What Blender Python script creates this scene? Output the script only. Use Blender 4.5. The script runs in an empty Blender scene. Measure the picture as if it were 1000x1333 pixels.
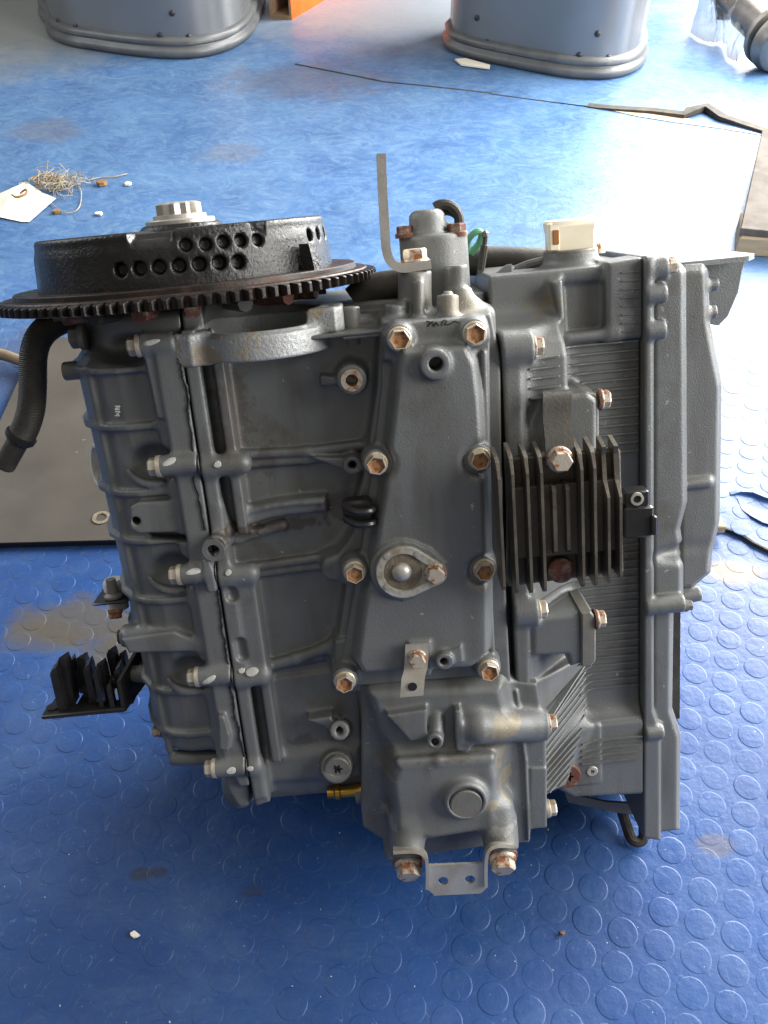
import bpy, math, random
import numpy as np
from mathutils import Vector, Matrix

random.seed(7)
rng = np.random.default_rng(7)
scene = bpy.context.scene
COL = scene.collection

# ------------------------------------------------------------------ camera
FPX = 1180.0                      # focal length in photo pixels (1000 x 1333)
PITCH = math.radians(45.0)
CAM = np.array([0.0, 0.0, 0.87])
RIGHT = np.array([1.0, 0, 0])
FWD = np.array([0, math.cos(PITCH), -math.sin(PITCH)])
UP = np.array([0, math.sin(PITCH), math.cos(PITCH)])
cd = bpy.data.cameras.new('camera')
cam = bpy.data.objects.new('camera', cd)
COL.objects.link(cam)
cam.location = CAM
cam.rotation_euler = (math.pi / 2 - PITCH, 0, 0)
cd.sensor_fit = 'VERTICAL'
cd.sensor_height = 36.0
cd.lens = FPX / 1333.0 * 36.0
cd.clip_start = 0.02
cd.clip_end = 60.0
scene.camera = cam

# ------------------------------------------------------------------ light
world = bpy.data.worlds.new('World')
scene.world = world
world.use_nodes = True
bg = world.node_tree.nodes['Background']
bg.inputs['Color'].default_value = (1.0, 0.95, 0.87, 1)
bg.inputs['Strength'].default_value = 0.22


def area(name, loc, target, sx, sy, power, color):
    ld = bpy.data.lights.new(name, 'AREA')
    ld.shape = 'RECTANGLE'
    ld.size, ld.size_y, ld.energy, ld.color = sx, sy, power, color
    o = bpy.data.objects.new(name, ld)
    COL.objects.link(o)
    o.location = loc
    o.rotation_euler = (Vector(target) - Vector(loc)).to_track_quat('-Z', 'Y').to_euler()
    return o


# the open workshop door, behind and to the right of the engine
area('door_light', (1.9, 2.55, 1.2), (0.35, 0.85, 0.1), 2.6, 2.1, 410.0, (1.0, 0.985, 0.95))
# the second open door, further round to the right
area('side_door_light', (2.1, 0.2, 1.35), (0.1, 0.75, 0.25), 1.3, 1.6, 84.0, (1.0, 0.985, 0.95))
# a window far to the left
area('window_light', (-2.3, 1.7, 1.5), (0.0, 0.9, 0.2), 1.3, 1.4, 24.0, (0.90, 0.95, 1.0))
# pale light coming down from the roof sheets
area('roof_light', (-0.1, 0.55, 2.7), (0.05, 0.6, 0.0), 2.6, 2.0, 9.0, (1.0, 0.96, 0.89))

scene.view_settings.view_transform = 'Standard'
scene.view_settings.look = 'None'
scene.view_settings.exposure = 0.12
scene.view_settings.gamma = 1.0
scene.cycles.use_denoising = True

# ------------------------------------------------------------------ frames
# engine frame: X right, Y into the depth, Z along the crankshaft; it leans back from the viewer
ALPHA, RHO, ZR = math.radians(18.3), math.radians(5.3), 0.55
ca, sa, cr, sr = math.cos(ALPHA), math.sin(ALPHA), math.cos(RHO), math.sin(RHO)
EX = cr * RIGHT + sr * UP
EY = -sr * sa * RIGHT + cr * sa * UP + ca * FWD
EZ = -sr * ca * RIGHT + cr * ca * UP - sa * FWD


def ray(px, py):
    return (px - 500) / FPX * RIGHT - (py - 666.5) / FPX * UP + FWD


RC = CAM + 0.727 * ray(248, 374)          # centre of the ring gear
ORIGIN = RC - ZR * EZ


def q(px, py, Y):
    """engine (X, Z) of the point of the plane at depth Y that shows at px, py"""
    d = ray(px, py)
    t = ((RC - CAM) @ EY + Y) / (d @ EY)
    p = CAM + t * d - RC
    return float(p @ EX), float(p @ EZ) + ZR


def q3(px, py, Y):
    x, z = q(px, py, Y)
    return (x, Y, z)


def yb(px, py, Y0, Y1, cut=False):
    """two ends of an axis running straight into the engine's depth"""
    x, z = q(px, py, Y0 + 0.0085 if cut else Y0)
    return (x, Y0, z), (x, Y1, z)


def qs(pts, Y):
    return [q(a, b, Y) for a, b in pts]


def mm(px, Y=-0.1, Z=0.3):
    """length in metres of px photo pixels at that depth of the engine"""
    p = RC + Y * EY + (Z - ZR) * EZ - CAM
    return px * float(p @ FWD) / FPX


def ground(px, py, z=0.0):
    d = ray(px, py)
    t = (z - CAM[2]) / d[2]
    return CAM + t * d


# ------------------------------------------------------------------ materials
def mat(name, c1, c2=None, rough=0.5, metal=0.0, scale=20.0, lo=0.4, hi=0.65, detail=6.0,
        bump=0.0, bscale=300.0, c3=None, scale3=6.0, lo3=0.55, hi3=0.7, rough2=None, spec=0.5,
        trans=0.0, coat=0.0, stretch=(1, 1, 1), blobs=(), chips=False):
    m = bpy.data.materials.new(name)
    m.use_nodes = True
    nt = m.node_tree
    N, L = nt.nodes, nt.links
    b = N['Principled BSDF']
    b.inputs['Metallic'].default_value = metal
    b.inputs['Roughness'].default_value = rough
    b.inputs['Specular IOR Level'].default_value = spec
    b.inputs['Coat Weight'].default_value = coat
    b.inputs['Transmission Weight'].default_value = trans
    b.inputs['Base Color'].default_value = (*c1, 1)
    tc = N.new('ShaderNodeTexCoord')
    mp = N.new('ShaderNodeMapping')
    mp.inputs['Scale'].default_value = stretch
    L.new(tc.outputs['Object'], mp.inputs['Vector'])

    def noise(s, d=detail, rgh=0.6):
        n = N.new('ShaderNodeTexNoise')
        n.inputs['Scale'].default_value = s
        n.inputs['Detail'].default_value = d
        n.inputs['Roughness'].default_value = rgh
        L.new(mp.outputs['Vector'], n.inputs['Vector'])
        return n

    def ramp(src, a, c):
        r = N.new('ShaderNodeMapRange')
        r.inputs['From Min'].default_value = a
        r.inputs['From Max'].default_value = c
        L.new(src, r.inputs['Value'])
        return r.outputs['Result']

    def mix(fac, a, c):
        x = N.new('ShaderNodeMix')
        x.data_type = 'RGBA'
        L.new(fac, x.inputs['Factor'])
        for v, i in ((a, 6), (c, 7)):
            if isinstance(v, tuple):
                x.inputs[i].default_value = (*v, 1)
            else:
                L.new(v, x.inputs[i])
        return x.outputs[2]
    col = None
    if c2 is not None:
        f = ramp(noise(scale).outputs['Fac'], lo, hi)
        col = mix(f, c1, c2)
        if rough2 is not None:
            rr = N.new('ShaderNodeMapRange')
            rr.inputs['To Min'].default_value = rough
            rr.inputs['To Max'].default_value = rough2
            L.new(f, rr.inputs['Value'])
            L.new(rr.outputs['Result'], b.inputs['Roughness'])
    if c3 is not None:
        f3 = ramp(noise(scale3, 8.0, 0.65).outputs['Fac'], lo3, hi3)
        col = mix(f3, col if col is not None else c1, c3)
    for (bc, br_, bcol, bk) in blobs:
        sb = N.new('ShaderNodeVectorMath')
        sb.operation = 'SUBTRACT'
        L.new(tc.outputs['Object'], sb.inputs[0])
        sb.inputs[1].default_value = bc
        ms = N.new('ShaderNodeVectorMath')
        ms.operation = 'MULTIPLY'
        L.new(sb.outputs[0], ms.inputs[0])
        ms.inputs[1].default_value = tuple(1 / x for x in br_)
        ln = N.new('ShaderNodeVectorMath')
        ln.operation = 'LENGTH'
        L.new(ms.outputs[0], ln.inputs[0])
        ad = N.new('ShaderNodeMath')
        ad.operation = 'ADD'
        L.new(ln.outputs['Value'], ad.inputs[0])
        nz = N.new('ShaderNodeMapRange')
        nz.inputs['From Min'].default_value, nz.inputs['From Max'].default_value = 0.25, 0.75
        nz.inputs['To Min'].default_value, nz.inputs['To Max'].default_value = -0.75, 0.75
        L.new(noise(110.0, 6.0).outputs['Fac'], nz.inputs['Value'])
        L.new(nz.outputs['Result'], ad.inputs[1])
        f_ = ramp(ad.outputs[0], 1.0, 0.75)
        mk = N.new('ShaderNodeMath')
        mk.operation = 'MULTIPLY'
        mk.use_clamp = True
        L.new(f_, mk.inputs[0])
        mk.inputs[1].default_value = bk
        col = mix(mk.outputs[0], col if col is not None else c1, bcol)
    if chips:
        fc = ramp(noise(170.0, 3.0, 0.55).outputs['Fac'], 0.715, 0.73)
        col = mix(fc, col if col is not None else c1, (0.36, 0.35, 0.32))
        # thin film of oil and dust in streaks down the casting
        ms2 = N.new('ShaderNodeMapping')
        ms2.inputs['Scale'].default_value = (60, 60, 9)
        L.new(tc.outputs['Object'], ms2.inputs['Vector'])
        n2 = N.new('ShaderNodeTexNoise')
        n2.inputs['Scale'].default_value = 1.0
        n2.inputs['Detail'].default_value = 7.0
        L.new(ms2.outputs[0], n2.inputs['Vector'])
        f2 = N.new('ShaderNodeMath')
        f2.operation = 'MULTIPLY'
        f2.use_clamp = True
        L.new(ramp(n2.outputs['Fac'], 0.50, 0.72), f2.inputs[0])
        f2.inputs[1].default_value = 0.45
        col = mix(f2.outputs[0], col, (0.088, 0.080, 0.066))
    if col is not None:
        L.new(col, b.inputs['Base Color'])
    if bump:
        bp = N.new('ShaderNodeBump')
        bp.inputs['Strength'].default_value = bump
        bp.inputs['Distance'].default_value = 0.001
        L.new(noise(bscale, 4.0).outputs['Fac'], bp.inputs['Height'])
        L.new(bp.outputs['Normal'], b.inputs['Normal'])
    return m


M = {}
M['paint'] = mat('engine_grey_paint', (0.152, 0.159, 0.160), (0.182, 0.188, 0.187), 0.40, 0.25, 9, 0.35, 0.7,
                 bump=0.38, bscale=800, chips=True, c3=(0.095, 0.085, 0.068), scale3=16, lo3=0.55, hi3=0.78, rough2=0.48)
M['paint_dirty'] = mat('engine_grey_paint_peeling', (0.125, 0.132, 0.135), (0.33, 0.28, 0.20), 0.45, 0.15, 32, 0.55, 0.63,
                       bump=0.5, bscale=420, c3=(0.62, 0.60, 0.56), scale3=45, lo3=0.64, hi3=0.68, rough2=0.8)
M['cast'] = mat('bare_cast_aluminium_peeling', (0.36, 0.37, 0.37), (0.36, 0.31, 0.23), 0.42, 0.25, 34, 0.54, 0.60,
                bump=0.8, bscale=380, c3=(0.66, 0.66, 0.66), scale3=30, lo3=0.60, hi3=0.64, rough2=0.75)
M['flywheel'] = mat('flywheel_black_cast', (0.012, 0.012, 0.012), (0.022, 0.020, 0.019), 0.23, 0.2, 40, 0.4, 0.7,
                    bump=0.7, bscale=360, rough2=0.5)
M['gear'] = mat('ring_gear_steel', (0.030, 0.026, 0.025), (0.060, 0.034, 0.024), 0.38, 0.7, 70, 0.45, 0.65, bump=0.3,
                bscale=500, rough2=0.6)
M['zinc'] = mat('zinc_plated_steel', (0.62, 0.57, 0.48), (0.46, 0.34, 0.19), 0.33, 0.5, 120, 0.45, 0.7, bump=0.2,
                bscale=700, rough2=0.5)
M['steel'] = mat('bright_steel', (0.50, 0.48, 0.44), (0.38, 0.34, 0.28), 0.38, 0.5, 60, 0.4, 0.7, bump=0.2, bscale=500)
M['rust'] = mat('orange_rust', (0.40, 0.20, 0.085), (0.15, 0.06, 0.025), 0.6, 0.1, 260, 0.4, 0.65, bump=0.7, bscale=900)
M['rust_zinc'] = mat('zinc_gone_rusty', (0.50, 0.44, 0.36), (0.28, 0.11, 0.04), 0.45, 0.4, 190, 0.48, 0.62, bump=0.4,
                     bscale=700, rough2=0.8)
M['redrust'] = mat('dark_red_rust', (0.13, 0.045, 0.032), (0.26, 0.20, 0.15), 0.75, 0.1, 120, 0.5, 0.66, bump=0.6, bscale=600)
M['black'] = mat('black_plastic', (0.012, 0.012, 0.013), (0.022, 0.02, 0.019), 0.33, 0, 60, 0.4, 0.7, bump=0.1)
M['rubber'] = mat('black_rubber', (0.026, 0.023, 0.019), (0.056, 0.047, 0.035), 0.6, 0, 50, 0.45, 0.7, bump=0.3, bscale=500)
M['sealant'] = mat('dark_gasket_sealant', (0.012, 0.012, 0.012), None, 0.5)
M['fin'] = mat('heat_sink_dark_alloy', (0.095, 0.085, 0.070), (0.14, 0.122, 0.097), 0.38, 0.4, 40, 0.4, 0.7, bump=0.35,
               bscale=400, c3=(0.075, 0.038, 0.026), scale3=24, lo3=0.57, hi3=0.7, rough2=0.6)
M['alu'] = mat('worn_bare_aluminium', (0.44, 0.43, 0.39), (0.28, 0.24, 0.17), 0.45, 0.25, 80, 0.45, 0.65, bump=0.4, bscale=500)
M['grime'] = mat('brown_grime', (0.13, 0.105, 0.07), (0.21, 0.18, 0.13), 0.8, 0, 160, 0.4, 0.7, bump=0.6, bscale=700)
M['white'] = mat('white_marking_paint', (0.56, 0.56, 0.53), (0.40, 0.40, 0.37), 0.6, 0, 200, 0.4, 0.7, bump=0.3, bscale=900)
M['cap'] = mat('cream_plastic_cap', (0.88, 0.82, 0.66), (0.84, 0.74, 0.52), 0.42, 0, 40, 0.4, 0.7)
M['brown'] = mat('brown_label', (0.32, 0.13, 0.03), None, 0.5)
M['brass'] = mat('brass', (0.56, 0.33, 0.06), (0.38, 0.20, 0.04), 0.28, 0.95, 60, 0.45, 0.7)
M['green'] = mat('green_wire', (0.10, 0.30, 0.16), None, 0.45)
M['dirtwhite'] = mat('white_plastic', (0.66, 0.65, 0.60), (0.5, 0.47, 0.4), 0.5, 0, 40)
M['disc'] = mat('grey_painted_plug', (0.15, 0.155, 0.15), (0.21, 0.19, 0.155), 0.5, 0.2, 60, 0.4, 0.65, bump=0.3, bscale=500)


# ------------------------------------------------------------------ object helpers
def link(name, me, m=None, parent=None, smooth=True, angle=None):
    if m is not None:
        for x in (m if isinstance(m, (list, tuple)) else [m]):
            me.materials.append(x)
    o = bpy.data.objects.new(name, me)
    COL.objects.link(o)
    if parent is not None:
        o.parent = parent
    if smooth:
        me.polygons.foreach_set('use_smooth', np.ones(len(me.polygons), bool))
        if angle is not None:
            me.set_sharp_from_angle(angle=math.radians(angle))
    return o


def tag(o, label=None, cat=None, group=None, kind=None):
    for k, v in (('label', label), ('category', cat), ('group', group), ('kind', kind)):
        if v:
            o[k] = v
    return o


def empty(name, loc, parent=None):
    o = bpy.data.objects.new(name, None)
    COL.objects.link(o)
    o.location = loc
    o.empty_display_size = 0.05
    if parent is not None:
        o.parent = parent
    return o


class MB:
    """collects polygons, then becomes one mesh object"""

    def __init__(s):
        s.v, s.f, s.mi = [], [], []

    def add(s, vs, fs, mi=0):
        n = len(s.v)
        s.v += [tuple(map(float, p)) for p in vs]
        s.f += [tuple(i + n for i in f) for f in fs]
        s.mi += [mi] * len(fs)
        return s

    def rings(s, rings, closed=True, cap0=True, cap1=True, mi=0):
        """loft between equally long loops of points"""
        n = len(rings[0])
        vs = [p for r in rings for p in r]
        fs = []
        for a in range(len(rings) - 1):
            for i in range(n if closed else n - 1):
                j = (i + 1) % n
                fs.append((a * n + i, a * n + j, (a + 1) * n + j, (a + 1) * n + i))
        if cap0:
            fs.append(tuple(reversed(range(n))))
        if cap1:
            fs.append(tuple((len(rings) - 1) * n + i for i in range(n)))
        return s.add(vs, fs, mi)

    def lathe(s, c, axis, prof, n=32, cap0=True, cap1=True, mi=0, phase=0.0):
        """prof: (distance along the axis, radius)"""
        c, w = Vector(c), Vector(axis).normalized()
        u = w.orthogonal().normalized()
        v = w.cross(u)
        rs = []
        for h, r in prof:
            rs.append([c + w * h + (u * math.cos(2 * math.pi * i / n + phase) + v * math.sin(2 * math.pi * i / n + phase)) * r
                       for i in range(n)])
        return s.rings(rs, True, cap0, cap1, mi)

    def box(s, lo, hi, b=0.0, mi=0):
        (x0, y0, z0), (x1, y1, z1) = lo, hi
        if b <= 0:
            vs = [(x, y, z) for z in (z0, z1) for x, y in ((x0, y0), (x1, y0), (x1, y1), (x0, y1))]
            return s.rings([vs[:4], vs[4:]], mi=mi)

        def sq(i, z):
            return [(x0 + i, y0 + i + 0, z), (x1 - i, y0 + i, z), (x1 - i, y1 - i, z), (x0 + i, y1 - i, z)]

        def oct_(i, z):
            a, e = i, i + b
            return [(x0 + e, y0 + a, z), (x1 - e, y0 + a, z), (x1 - a, y0 + e, z), (x1 - a, y1 - e, z),
                    (x1 - e, y1 - a, z), (x0 + e, y1 - a, z), (x0 + a, y1 - e, z), (x0 + a, y0 + e, z)]
        return s.rings([oct_(b, z0), oct_(0, z0 + b), oct_(0, z1 - b), oct_(b, z1)], mi=mi)

    def tube(s, pts, r, n=10, cap=True, mi=0):
        pts = [Vector(p) for p in pts]
        rr = r if isinstance(r, (list, tuple)) else [r] * len(pts)
        t = (pts[1] - pts[0]).normalized()
        u = t.orthogonal().normalized()
        rs = []
        for i, p in enumerate(pts):
            t = (pts[min(i + 1, len(pts) - 1)] - pts[max(i - 1, 0)]).normalized()
            u = (u - t * u.dot(t)).normalized()
            v = t.cross(u)
            rs.append([p + (u * math.cos(2 * math.pi * k / n) + v * math.sin(2 * math.pi * k / n)) * rr[i] for k in range(n)])
        return s.rings(rs, True, cap, cap, mi)

    def sheet(s, pts, axis, t, b=0.0, mi=0):
        """polygon pts (3D) thickened by t along axis, edges chamfered by b"""
        ax = Vector(axis).normalized()
        p = [Vector(x) for x in pts]
        c = sum(p, Vector()) / len(p)
        if b:
            ins = inset(p, ax, b)
            return s.rings([[x for x in ins], [x + ax * b for x in p], [x + ax * (t - b) for x in p], [x + ax * t for x in ins]], mi=mi)
        return s.rings([p, [x + ax * t for x in p]], mi=mi)

    def build(s, name, m, parent=None, smooth=True, angle=32):
        me = bpy.data.meshes.new(name)
        me.from_pydata(s.v, [], s.f)
        if any(s.mi):
            me.polygons.foreach_set('material_index', s.mi)
        import bmesh
        bm = bmesh.new()
        bm.from_mesh(me)
        bmesh.ops.recalc_face_normals(bm, faces=bm.faces)
        bm.to_mesh(me)
        bm.free()
        return link(name, me, m, parent, smooth, angle)


def inset(p, ax, b):
    n = len(p)
    out = []
    nrm = Vector()
    for i in range(n):
        nrm += p[i].cross(p[(i + 1) % n])
    sgn = 1 if nrm.dot(ax) > 0 else -1
    for i in range(n):
        a, c, d = p[i - 1], p[i], p[(i + 1) % n]
        n1 = ax.cross(c - a).normalized() * sgn
        n2 = ax.cross(d - c).normalized() * sgn
        m = n1 + n2
        k = max(m.dot(n1), 0.3)
        out.append(c + m / k * b)
    return out


def smooth_path(pts, k=6):
    """Catmull-Rom through the points"""
    P = [Vector(p) for p in pts]
    P = [P[0] * 2 - P[1]] + P + [P[-1] * 2 - P[-2]]
    out = []
    for i in range(1, len(P) - 2):
        a, b, c, d = P[i - 1:i + 3]
        for j in range(k):
            t = j / k
            out.append(0.5 * ((2 * b) + (c - a) * t + (2 * a - 5 * b + 4 * c - d) * t * t + (3 * b - a - 3 * c + d) * t ** 3))
    out.append(P[-2])
    return out


# ------------------------------------------------------------------ cast shapes: blended solids turned into meshes
def seg2(px, py, a, b):
    dx, dy = b[0] - a[0], b[1] - a[1]
    L = dx * dx + dy * dy + 1e-18
    t = np.clip(((px - a[0]) * dx + (py - a[1]) * dy) / L, 0, 1)
    return (px - a[0] - t * dx) ** 2 + (py - a[1] - t * dy) ** 2


def poly2(px, py, poly):
    d = None
    ins = np.zeros(np.broadcast(px, py).shape, bool)
    n = len(poly)
    for i in range(n):
        a, b = poly[i], poly[(i + 1) % n]
        e = seg2(px, py, a, b)
        d = e if d is None else np.minimum(d, e)
        c = (a[1] > py) != (b[1] > py)
        with np.errstate(divide='ignore', invalid='ignore'):
            x = (b[0] - a[0]) * (py - a[1]) / (b[1] - a[1] + 1e-18) + a[0]
        ins ^= c & (px < x)
    d = np.sqrt(d)
    return np.where(ins, -d, d).astype(np.float32)


class Vol:
    def __init__(s, lo, hi, h=0.0012):
        s.lo, s.h = np.array(lo, float), h
        n = np.ceil((np.array(hi) - s.lo) / h).astype(int) + 1
        s.ax = [(s.lo[i] + h * np.arange(n[i])).astype(np.float32) for i in range(3)]
        s.d = np.full(n, 0.05, np.float32)

    def region(s, lo, hi, pad):
        sl = []
        for i in range(3):
            a = np.searchsorted(s.ax[i], lo[i] - pad)
            b = np.searchsorted(s.ax[i], hi[i] + pad)
            if a >= b:
                return None
            sl.append(slice(a, b))
        X = s.ax[0][sl[0]][:, None, None]
        Y = s.ax[1][sl[1]][None, :, None]
        Z = s.ax[2][sl[2]][None, None, :]
        return tuple(sl), X, Y, Z

    def comb(s, sl, e, k, cut):
        d = s.d[sl]
        if cut:
            e = -e
            if k > 0:
                hh = np.maximum(k - np.abs(d - e), 0) / k
                s.d[sl] = np.maximum(d, e) + hh * hh * (k / 4)
            else:
                s.d[sl] = np.maximum(d, e)
        else:
            if k > 0:
                hh = np.maximum(k - np.abs(d - e), 0) / k
                s.d[sl] = np.minimum(d, e) - hh * hh * (k / 4)
            else:
                s.d[sl] = np.minimum(d, e)
        return s

    def prism(s, axis, poly, a0, a1, r=0.002, k=0.003, cut=False, draft=0.0, grow=0.0, ch=0.0):
        """polygon in the plane across the axis, swept a0..a1, edges rounded by r.
        axis y: (X,Z); axis x: (Y,Z); axis z: (X,Y). draft widens it towards a1."""
        p = np.array(poly, float)
        ext = abs(draft) * abs(a1 - a0) + grow
        lo2, hi2 = p.min(0) - ext, p.max(0) + ext
        m0, m1 = min(a0, a1), max(a0, a1)
        if axis == 'y':
            lo, hi = (lo2[0], m0, lo2[1]), (hi2[0], m1, hi2[1])
        elif axis == 'x':
            lo, hi = (m0, lo2[0], lo2[1]), (m1, hi2[0], hi2[1])
        else:
            lo, hi = (lo2[0], lo2[1], m0), (hi2[0], hi2[1], m1)
        R = s.region(lo, hi, k + r + 4 * s.h)
        if R is None:
            return s
        sl, X, Y, Z = R
        if axis == 'y':
            d2, T = poly2(X, Z, poly), Y
        elif axis == 'x':
            d2, T = poly2(Y, Z, poly), X
        else:
            d2, T = poly2(X, Y, poly), Z
        d2 = d2 - grow
        if draft:
            d2 = d2 - draft * np.abs(T - a0)
        dt = np.maximum(m0 - T, T - m1)
        qa, qb = d2 + r, dt + r
        e = np.minimum(np.maximum(qa, qb), 0) + np.sqrt(np.maximum(qa, 0) ** 2 + np.maximum(qb, 0) ** 2) - r
        if ch:
            e = np.maximum(e, (d2 + (m0 - T) + ch) * 0.7071)
        return s.comb(sl, e.astype(np.float32), k, cut)

    def cyl(s, p0, p1, r0, r1=None, r=0.0015, k=0.003, cut=False):
        p0, p1 = np.array(p0, float), np.array(p1, float)
        r1 = r0 if r1 is None else r1
        R_ = max(r0, r1)
        R = s.region(np.minimum(p0, p1) - R_, np.maximum(p0, p1) + R_, k + r + 4 * s.h)
        if R is None:
            return s
        sl, X, Y, Z = R
        L = np.linalg.norm(p1 - p0)
        w = (p1 - p0) / L
        x, y, z = X - p0[0], Y - p0[1], Z - p0[2]
        t = x * w[0] + y * w[1] + z * w[2]
        rad = np.sqrt(np.maximum(x * x + y * y + z * z - t * t, 0))
        qa = rad - (r0 + (r1 - r0) * np.clip(t / L, 0, 1)) + r
        qb = np.maximum(-t, t - L) + r
        e = np.minimum(np.maximum(qa, qb), 0) + np.sqrt(np.maximum(qa, 0) ** 2 + np.maximum(qb, 0) ** 2) - r
        return s.comb(sl, e.astype(np.float32), k, cut)

    def caps(s, p0, p1, r0, r1=None, k=0.003, cut=False):
        p0, p1 = np.array(p0, float), np.array(p1, float)
        r1 = r0 if r1 is None else r1
        R_ = max(r0, r1)
        R = s.region(np.minimum(p0, p1) - R_, np.maximum(p0, p1) + R_, k + 4 * s.h)
        if R is None:
            return s
        sl, X, Y, Z = R
        v = p1 - p0
        x, y, z = X - p0[0], Y - p0[1], Z - p0[2]
        t = np.clip((x * v[0] + y * v[1] + z * v[2]) / (v @ v + 1e-18), 0, 1)
        e = np.sqrt((x - t * v[0]) ** 2 + (y - t * v[1]) ** 2 + (z - t * v[2]) ** 2) - (r0 + (r1 - r0) * t)
        return s.comb(sl, e.astype(np.float32), k, cut)

    def path(s, pts, r, k=0.003, cut=False):
        for a, b in zip(pts[:-1], pts[1:]):
            s.caps(a, b, r, k=k, cut=cut)
        return s

    def ell(s, c, rad, k=0.004, cut=False):
        c, rad = np.array(c, float), np.array(rad, float)
        R = s.region(c - rad, c + rad, k + 4 * s.h)
        if R is None:
            return s
        sl, X, Y, Z = R
        n = np.sqrt(((X - c[0]) / rad[0]) ** 2 + ((Y - c[1]) / rad[1]) ** 2 + ((Z - c[2]) / rad[2]) ** 2)
        return s.comb(sl, ((n - 1) * rad.min()).astype(np.float32), k, cut)

    def func(s, lo, hi, fn, k=0.003, cut=False):
        R = s.region(np.array(lo), np.array(hi), k + 4 * s.h)
        if R is None:
            return s
        sl, X, Y, Z = R
        return s.comb(sl, np.broadcast_to(fn(X, Y, Z), s.d[sl].shape).astype(np.float32), k, cut)

    def front(s):
        """front surface as a function of (X, Z)"""
        ins = s.d < 0
        first = ins.argmax(1)
        yy = np.where(ins.any(1), s.ax[1][first], 0.0)
        return lambda x, z: float(yy[int(np.clip(round((x - s.lo[0]) / s.h), 0, yy.shape[0] - 1)), int(np.clip(round((z - s.lo[2]) / s.h), 0, yy.shape[1] - 1))])

    def mesh(s, name, m, parent=None):
        d = s.d
        for i in range(3):
            ix = [slice(None)] * 3
            for e in (0, -1):
                ix[i] = e
                d[tuple(ix)] = np.maximum(d[tuple(ix)], 0.0002)
        ins = d < 0
        nx, ny, nz = d.shape
        cnt = np.zeros((nx - 1, ny - 1, nz - 1), np.int8)
        offs = [(a, b, c) for a in (0, 1) for b in (0, 1) for c in (0, 1)]
        for a, b, c in offs:
            cnt += ins[a:nx - 1 + a, b:ny - 1 + b, c:nz - 1 + c]
        act = (cnt > 0) & (cnt < 8)
        I, J, K = np.nonzero(act)
        n = len(I)
        idx = np.full(act.shape, -1, np.int32)
        idx[I, J, K] = np.arange(n, dtype=np.int32)
        cv = np.stack([d[I + a, J + b, K + c] for a, b, c in offs], 1)
        acc = np.zeros((n, 3), np.float32)
        num = np.zeros(n, np.float32)
        for i in range(8):
            for j in range(i + 1, 8):
                df = np.array(offs[j]) - np.array(offs[i])
                if np.abs(df).sum() != 1:
                    continue
                va, vb = cv[:, i], cv[:, j]
                x = (va < 0) != (vb < 0)
                t = np.where(x, va / np.where(x, va - vb, 1), 0)
                acc += x[:, None] * (np.array(offs[i], np.float32) + t[:, None] * df.astype(np.float32))
                num += x
        v = (acc / num[:, None] + np.stack([I, J, K], 1)) * s.h + s.lo
        quads = []
        for axis in range(3):
            a = [slice(1, -1)] * 3
            b = [slice(1, -1)] * 3
            a[axis] = slice(0, -1)
            b[axis] = slice(1, None)
            A, B = ins[tuple(a)], ins[tuple(b)]
            e = np.nonzero(A != B)
            if len(e[0]) == 0:
                continue
            base = [e[i] + (0 if i == axis else 1) for i in range(3)]
            flip = A[e]
            o1, o2 = [(1, 2), (2, 0), (0, 1)][axis]

            def at(da, db):
                c = list(base)
                c[o1] = c[o1] - da
                c[o2] = c[o2] - db
                return idx[c[0], c[1], c[2]]
            qd = np.stack([at(1, 1), at(0, 1), at(0, 0), at(1, 0)], 1)
            qd = np.where(flip[:, None], qd, qd[:, ::-1])
            quads.append(qd)
        qd = np.concatenate(quads)
        qd = qd[(qd >= 0).all(1)]
        me = bpy.data.meshes.new(name)
        me.vertices.add(n)
        me.vertices.foreach_set('co', v.astype(np.float32).ravel())
        me.loops.add(qd.size)
        me.loops.foreach_set('vertex_index', qd.ravel().astype(np.int32))
        me.polygons.add(len(qd))
        me.polygons.foreach_set('loop_start', np.arange(0, qd.size, 4, dtype=np.int32))
        me.update(calc_edges=True)
        s.d = None
        return link(name, me, m, parent)

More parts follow.
